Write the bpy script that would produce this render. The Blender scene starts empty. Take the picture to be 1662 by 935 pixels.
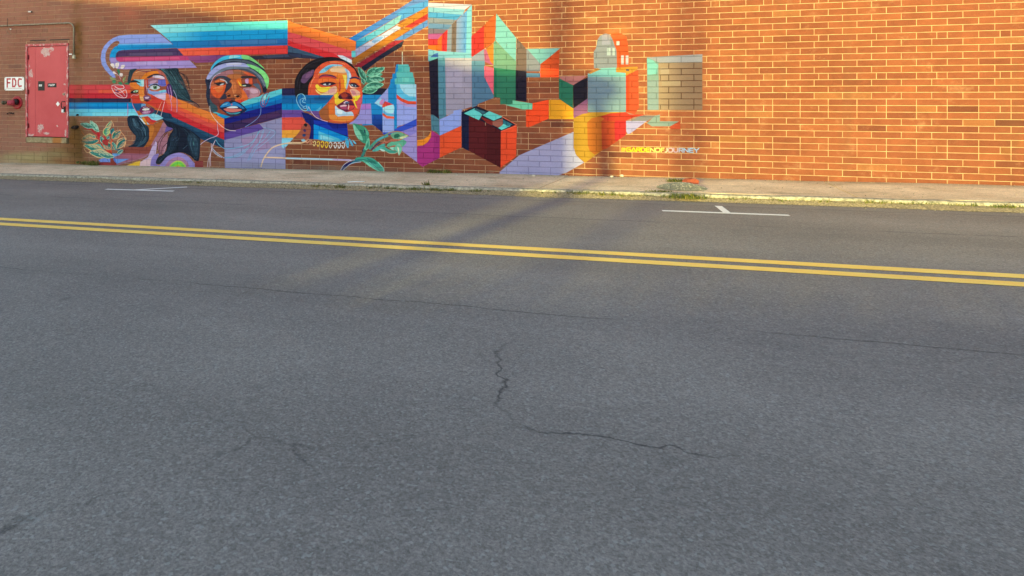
import bpy, math, random
import numpy as np
from math import radians, sin, cos, pi
random.seed(7)
S = bpy.context.scene
C = S.collection

# ------------------------------------------------------------------ camera
F_PX, VPX, PX0, PY0 = 1050.0, -2706.0, 560.0, 160.0      # focal length and vanishing point measured on the photograph
TH = math.atan(F_PX / (PX0 - VPX)); CT, ST = cos(TH), sin(TH)
HC = 1.34                                                # eye height above the pavement at X = 2
WY = 12.125                                              # face of the brick wall
cam = bpy.data.cameras.new('camera'); cam_o = bpy.data.objects.new('camera', cam); C.objects.link(cam_o)
cam_o.location = (0, 0, HC); cam_o.rotation_euler = (pi / 2, 0, TH)
cam.sensor_width = 36; cam.lens = 36 * F_PX / 1662
cam.shift_x = (831 - PX0) / 1662; cam.shift_y = -(467.5 - PY0) / 1662
cam.clip_start = 0.05; cam.clip_end = 2000
S.camera = cam_o

# ------------------------------------------------------------------ sky, sun, exposure
SUN_EL, SUN_K = 6.0, 0.35                                # elevation; dx/dy of the rays (they run from behind left towards the wall)
az = math.atan(SUN_K)
W = bpy.data.worlds.new('World'); S.world = W; W.use_nodes = True
nt = W.node_tree; bg = nt.nodes['Background']
sky = nt.nodes.new('ShaderNodeTexSky'); sky.sky_type = 'NISHITA'; sky.sun_disc = False
sky.sun_elevation = radians(SUN_EL); sky.sun_rotation = pi + az
sky.air_density = 1.0; sky.dust_density = 0.6; sky.ozone_density = 1.25
nt.links.new(sky.outputs[0], bg.inputs[0]); bg.inputs[1].default_value = 0.15
sun = bpy.data.lights.new('sun', 'SUN'); sun_o = bpy.data.objects.new('sun', sun); C.objects.link(sun_o)
sun.energy = 2.75; sun.angle = radians(0.7); sun.color = (0.61, 0.565, 0.16)
sun_o.rotation_euler = (radians(90 - SUN_EL), 0, -az)
sun_o.location = (-10, -30, 8)
S.view_settings.view_transform = 'Standard'; S.view_settings.look = 'None'
S.view_settings.exposure = 2.28; S.view_settings.gamma = 1
S.render.filter_size = 1.15
LIT = np.array([2.6, 2.4, 1.25])                          # sunlight over skylight: paint traced in the sun patch is divided by it

# ------------------------------------------------------------------ geometry helpers
def wall_pt(x, y, off=0.0):
    u = (x - PX0) / F_PX; d = (WY - off) / (CT + ST * u)
    return d * (-ST + CT * u), HC + (PY0 - y) / F_PX * d
def gz(X): return 0.0127 * (X - 2.0)
def gnd(x, y, zero=0.0):
    u = (x - PX0) / F_PX; v = (PY0 - y) / F_PX
    d = (zero - .0254 - HC) / (v - .0127 * (-ST + CT * u))
    return d * (-ST + CT * u), d * (CT + ST * u)

class MB:
    def __init__(s): s.v = []; s.f = []; s.m = []
    def face(s, pts, m=0):
        i = len(s.v); s.v += [tuple(p) for p in pts]; s.f.append(tuple(range(i, i + len(pts)))); s.m.append(m)
    def box(s, x0, x1, y0, y1, z0, z1, b=0.0, m=0):
        # box, its front (-Y) face edge chamfered by b
        i = len(s.v)
        s.v += [(x0, y1, z0), (x1, y1, z0), (x1, y1, z1), (x0, y1, z1)]
        s.v += [(x0, y0 + b, z0), (x1, y0 + b, z0), (x1, y0 + b, z1), (x0, y0 + b, z1)]
        fs = [(0, 3, 2, 1), (4, 0, 1, 5), (5, 1, 2, 6), (6, 2, 3, 7), (7, 3, 0, 4)]
        if b > 0:
            s.v += [(x0 + b, y0, z0 + b), (x1 - b, y0, z0 + b), (x1 - b, y0, z1 - b), (x0 + b, y0, z1 - b)]
            fs += [(8, 9, 10, 11), (4, 5, 9, 8), (5, 6, 10, 9), (6, 7, 11, 10), (7, 4, 8, 11)]
        else: fs.append((4, 5, 6, 7))
        for f in fs: s.f.append(tuple(i + k for k in f)); s.m.append(m)
    def tube(s, pts, r, n=8, m=0, cap=True):
        # swept tube; r a number or list
        P = [np.array(p, float) for p in pts]; i0 = len(s.v)
        for k, p in enumerate(P):
            t = P[min(k + 1, len(P) - 1)] - P[max(k - 1, 0)]; t /= (np.linalg.norm(t) + 1e-9)
            a = np.cross(t, (0, 0, 1)) if abs(t[2]) < .9 else np.cross(t, (0, 1, 0)); a /= np.linalg.norm(a); b = np.cross(t, a)
            rr = r[k] if hasattr(r, '__len__') else r
            for j in range(n):
                q = p + rr * (cos(2 * pi * j / n) * a + sin(2 * pi * j / n) * b); s.v.append(tuple(q))
        for k in range(len(P) - 1):
            for j in range(n):
                a_ = i0 + k * n + j; b_ = i0 + k * n + (j + 1) % n
                s.f.append((a_, b_, b_ + n, a_ + n)); s.m.append(m)
        if cap:
            s.f.append(tuple(i0 + j for j in range(n))[::-1]); s.m.append(m)
            s.f.append(tuple(i0 + (len(P) - 1) * n + j for j in range(n))); s.m.append(m)
    def poly_prism(s, pts, y0, y1, m=0):
        # outline in (x, z) given depth from y0 (front) to y1
        n = len(pts); i = len(s.v)
        s.v += [(x, y0, z) for x, z in pts] + [(x, y1, z) for x, z in pts]
        s.f.append(tuple(i + k for k in range(n))); s.m.append(m)
        s.f.append(tuple(i + n + k for k in range(n))[::-1]); s.m.append(m)
        for k in range(n):
            a = i + k; b = i + (k + 1) % n
            s.f.append((a, a + n, b + n, b)); s.m.append(m)
    def build(s, name, mats, parent=None, smooth=False, origin=None):
        me = bpy.data.meshes.new(name)
        v = s.v if origin is None else [(a - origin[0], b - origin[1], c - origin[2]) for a, b, c in s.v]
        me.from_pydata(v, [], s.f)
        if not isinstance(mats, (list, tuple)): mats = [mats]
        for m in mats: me.materials.append(m)
        if len(mats) > 1: me.polygons.foreach_set('material_index', s.m)
        if smooth: me.polygons.foreach_set('use_smooth', [True] * len(me.polygons))
        me.update()
        o = bpy.data.objects.new(name, me); C.objects.link(o)
        if origin is not None: o.location = origin
        if parent is not None:
            o.parent = parent
            if origin is None: o.location = (-parent.location[0], -parent.location[1], -parent.location[2])
            else: o.location = tuple(origin[k] - parent.location[k] for k in range(3))
        return o
def tag(o, label=None, cat=None, group=None, kind=None):
    if label: o['label'] = label
    if cat: o['category'] = cat
    if group: o['group'] = group
    if kind: o['kind'] = kind
    return o
def thing(name, loc, label, cat, group=None):
    o = bpy.data.objects.new(name, None); o.location = loc; C.objects.link(o); o.empty_display_size = .1
    return tag(o, label, cat, group)

# ------------------------------------------------------------------ material helpers
def lin(c): 
    c = np.array(c[:3], float) / 255.
    return np.where(c <= .04045, c / 12.92, ((c + .055) / 1.055) ** 2.4)
ALB = 0.85
def alb(r, g, b, k=ALB): return tuple(lin((r, g, b)) * k) + (1,)
class N:
    def __init__(s, name):
        s.mat = bpy.data.materials.new(name); s.mat.use_nodes = True
        s.t = s.mat.node_tree; s.b = s.t.nodes['Principled BSDF']
    def n(s, typ, **kw):
        o = s.t.nodes.new(typ)
        for k, v in kw.items(): setattr(o, k, v)
        return o
    def l(s, a, b): s.t.links.new(a, b)
    def val(s, sock, v):
        if hasattr(v, 'is_output') or isinstance(v, bpy.types.NodeSocket): s.l(v, sock)
        else: sock.default_value = v
    def math(s, op, a, b=0.0, c=0.0, clamp=False):
        o = s.n('ShaderNodeMath', operation=op, use_clamp=clamp)
        s.val(o.inputs[0], a); s.val(o.inputs[1], b); s.val(o.inputs[2], c); return o.outputs[0]
    def mix(s, f, a, b, blend='MIX'):
        o = s.n('ShaderNodeMix', data_type='RGBA', blend_type=blend)
        s.val(o.inputs[0], f); s.val(o.inputs[6], a); s.val(o.inputs[7], b); return o.outputs[2]
    def noise(s, scale, detail=4, rough=.55, vec=None, dist=0.0):
        o = s.n('ShaderNodeTexNoise'); o.inputs['Scale'].default_value = scale; o.inputs['Detail'].default_value = detail
        o.inputs['Roughness'].default_value = rough; o.inputs['Distortion'].default_value = dist
        s.l(vec if vec is not None else s.pos(), o.inputs['Vector']); return o.outputs['Fac']
    def pos(s):
        if not hasattr(s, '_p'): s._p = s.n('ShaderNodeNewGeometry').outputs['Position']
        return s._p
    def xyz(s):
        if not hasattr(s, '_x'):
            o = s.n('ShaderNodeSeparateXYZ'); s.l(s.pos(), o.inputs[0]); s._x = o.outputs
        return s._x
    def scaled(s, x, y, z):
        o = s.n('ShaderNodeVectorMath', operation='MULTIPLY'); s.l(s.pos(), o.inputs[0]); o.inputs[1].default_value = (x, y, z); return o.outputs[0]
    def ramp(s, f, stops):
        o = s.n('ShaderNodeValToRGB'); s.val(o.inputs[0], f)
        e = o.color_ramp.elements
        while len(e) < len(stops): e.new(.5)
        for k, (p, c) in enumerate(stops): e[k].position = p; e[k].color = c if len(c) == 4 else tuple(c) + (1,)
        return o.outputs[0]
    def range(s, f, a, b, c=0.0, d=1.0):
        o = s.n('ShaderNodeMapRange', clamp=True); s.val(o.inputs[0], f)
        for k, v in zip((1, 2, 3, 4), (a, b, c, d)): o.inputs[k].default_value = v
        return o.outputs[0]
    def bump(s, h, strength=.5, dist=.003):
        o = s.n('ShaderNodeBump'); o.inputs['Strength'].default_value = strength; o.inputs['Distance'].default_value = dist
        s.l(h, o.inputs['Height']); s.l(o.outputs[0], s.b.inputs['Normal'])
    def out(s, col, rough=.8, spec=.3, metal=0.0):
        s.val(s.b.inputs['Base Color'], col); s.val(s.b.inputs['Roughness'], rough)
        s.b.inputs['Specular IOR Level'].default_value = spec; s.val(s.b.inputs['Metallic'], metal); return s.mat
def simple(name, rgb, rough=.7, metal=0.0, var=.25, scale=30, k=ALB, spec=.4):
    m = N(name); c = alb(*rgb, k=k)
    f = m.range(m.noise(scale, 5), .3, .7)
    col = m.mix(f, tuple(x * (1 - var) for x in c[:3]) + (1,), tuple(min(1, x * (1 + var * .6)) for x in c[:3]) + (1,))
    m.bump(m.noise(scale * 6, 3), .25, .002)
    return m.out(col, rough, spec, metal)

# ------------------------------------------------------------------ the painted mural, rasterised from outlines onto the wall plane
RES = 200.0; MX0, MX1, MZ0, MZ1 = -12.9, 3.6, -.35, 3.95
MW, MH = int((MX1 - MX0) * RES), int((MZ1 - MZ0) * RES)
img = np.zeros((MH, MW, 4))                              # premultiplied, row 0 = bottom
def spline(P, closed):
    P = np.array(P, float); n = len(P); out = []
    if n < 3: return P
    rng = range(n) if closed else range(n - 1)
    for i in rng:
        if closed: p0, p1, p2, p3 = P[i - 1], P[i], P[(i + 1) % n], P[(i + 2) % n]
        else: p0, p1, p2, p3 = P[max(i - 1, 0)], P[i], P[i + 1], P[min(i + 2, n - 1)]
        for t in (0, .25, .5, .75):
            out.append(.5 * (2 * p1 + (p2 - p0) * t + (2 * p0 - 5 * p1 + 4 * p2 - p3) * t * t + (3 * p1 - p0 - 3 * p2 + p3) * t ** 3))
    if not closed: out.append(P[-1])
    return np.array(out)
def to_img(P):
    u = (P[:, 0] - PX0) / F_PX; d = WY / (CT + ST * u)
    return np.stack([(d * (-ST + CT * u) - MX0) * RES, (HC + (PY0 - P[:, 1]) / F_PX * d - MZ0) * RES], 1)
def cover(Q, ss=4):
    x0, x1 = int(max(0, math.floor(Q[:, 0].min()))), int(min(MW, math.ceil(Q[:, 0].max()) + 1))
    y0, y1 = int(max(0, math.floor(Q[:, 1].min()))), int(min(MH, math.ceil(Q[:, 1].max()) + 1))
    if x1 <= x0 or y1 <= y0: return None
    cov = np.zeros((y1 - y0, x1 - x0 + 2))
    A = Q; B = np.roll(Q, -1, 0); w = x1 - x0
    ok = np.abs(A[:, 1] - B[:, 1]) > 1e-9; A = A[ok]; B = B[ok]
    lo = np.minimum(A[:, 1], B[:, 1]); hi = np.maximum(A[:, 1], B[:, 1]); sl = (B[:, 0] - A[:, 0]) / (B[:, 1] - A[:, 1])
    for r in range(y1 - y0):
        for k in range(ss):
            y = y0 + r + (k + .5) / ss
            m = (lo <= y) & (y < hi)
            if not m.any(): continue
            xs = np.sort(A[m, 0] + (y - A[m, 1]) * sl[m]) - x0
            for a, b in zip(xs[::2], xs[1::2]):
                a = min(max(a, 0), w); b = min(max(b, 0), w)
                if b <= a: continue
                ia, ib = int(a), int(b)
                if ia == ib: cov[r, ia] += (b - a) / ss
                else:
                    cov[r, ia] += (ia + 1 - a) / ss; cov[r, ia + 1:ib] += 1. / ss; cov[r, ib] += (b - ib) / ss
    return x0, y0, np.clip(cov[:, :w], 0, 1)
def stamp(x0, y0, cov, col):
    h, w = cov.shape; v = img[y0:y0 + h, x0:x0 + w]; c = cov[..., None]
    v[..., :3] = v[..., :3] * (1 - c) + col * c
    v[..., 3:] = v[..., 3:] * (1 - c) + c
def ribbon(P, w):
    # outline of a stroke of width w (image px)
    d = np.gradient(P, axis=0); d /= (np.linalg.norm(d, axis=1, keepdims=True) + 1e-9)
    nrm = np.stack([-d[:, 1], d[:, 0]], 1) * w / 2
    return np.concatenate([P + nrm, (P - nrm)[::-1]])
GLY = {'@': [[(.75, .35), (.75, .65), (.35, .65), (.35, .35), (.9, .35), (.95, .85), (.1, .9), (.05, .1), (.8, .08)]],
       'G': [[(.95, .95), (.1, .95), (.05, .5), (.1, .05), (.9, .05), (.92, .5), (.45, .5)]],
       'A': [[(.0, .0), (.5, 1.), (1., .0)], [(.3, .15), (.75, .15)]], 'R': [[(.05, 0), (.05, .95), (.9, .95), (.92, .5), (.1, .48)], [(.5, .48), (.95, 0)]],
       'D': [[(.05, .05), (.05, .95), (.6, .95), (.95, .7), (.95, .3), (.6, .05), (.05, .05)]],
       'E': [[(.95, .95), (.08, .95), (.08, .05), (.95, .05)], [(.1, .5), (.85, .5)]],
       'N': [[(.05, 0), (.05, .95), (.95, .05), (.95, 1)]], 'O': [[(.2, .05), (.05, .3), (.05, .7), (.2, .95), (.8, .95), (.95, .7), (.95, .3), (.8, .05), (.2, .05)]],
       'F': [[(.08, 0), (.08, .95), (.95, .95)], [(.1, .5), (.8, .5)]], 'J': [[(.9, 1), (.9, .2), (.7, .05), (.1, .05)]],
       'U': [[(.05, 1), (.05, .25), (.25, .05), (.75, .05), (.95, .25), (.95, 1)]], 'Y': [[(0, 1), (.5, .5), (1, 1)], [(.5, .5), (.5, 0)]],
       'P': [[(.05, 0), (.05, .95), (.9, .95), (.92, .5), (.1, .48)]], 'C': [[(.92, .9), (.3, .95), (.06, .7), (.06, .3), (.3, .05), (.92, .1)]]}
def handle():
    spec = [('@', 548, 612, (238, 190, 60)), ('G', 630, 700, (236, 214, 30)), ('A', 706, 784, (240, 222, 24)), ('R', 792, 856, (240, 226, 20)),
            ('D', 866, 936, (240, 228, 24)), ('E', 946, 1006, (240, 232, 60)), ('N', 1016, 1090, (240, 232, 110)), ('O', 1096, 1178, (238, 230, 120)),
            ('F', 1190, 1246, (244, 226, 110)), ('J', 1250, 1292, (240, 222, 180)), ('O', 1304, 1382, (226, 196, 190)), ('U', 1394, 1464, (214, 180, 190)),
            ('R', 1482, 1550, (176, 190, 206)), ('N', 1560, 1636, (170, 200, 222)), ('E', 1650, 1716, (168, 205, 230)), ('Y', 1726, 1806, (168, 205, 230))]
    for ch, a, b, c in spec:
        base = 603 + (a - 548) * .012; top = 536 + (a - 548) * .010
        for st in GLY[ch]:
            P = np.array([(954 + (a + (b - a) * x) / 10.012, 186 + (base + (top - base) * y) / 10.012) for x, y in st])
            Q = to_img(P)
            for i in range(len(Q) - 1):
                d = Q[i + 1] - Q[i]; d = d / (np.linalg.norm(d) + 1e-9) * .6
                r = cover(ribbon(np.array([Q[i] - d, Q[i + 1] + d]), 3.1))
                if r: stamp(*r, np.clip(lin(c) / LIT ** .55, 0, 1))
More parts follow.
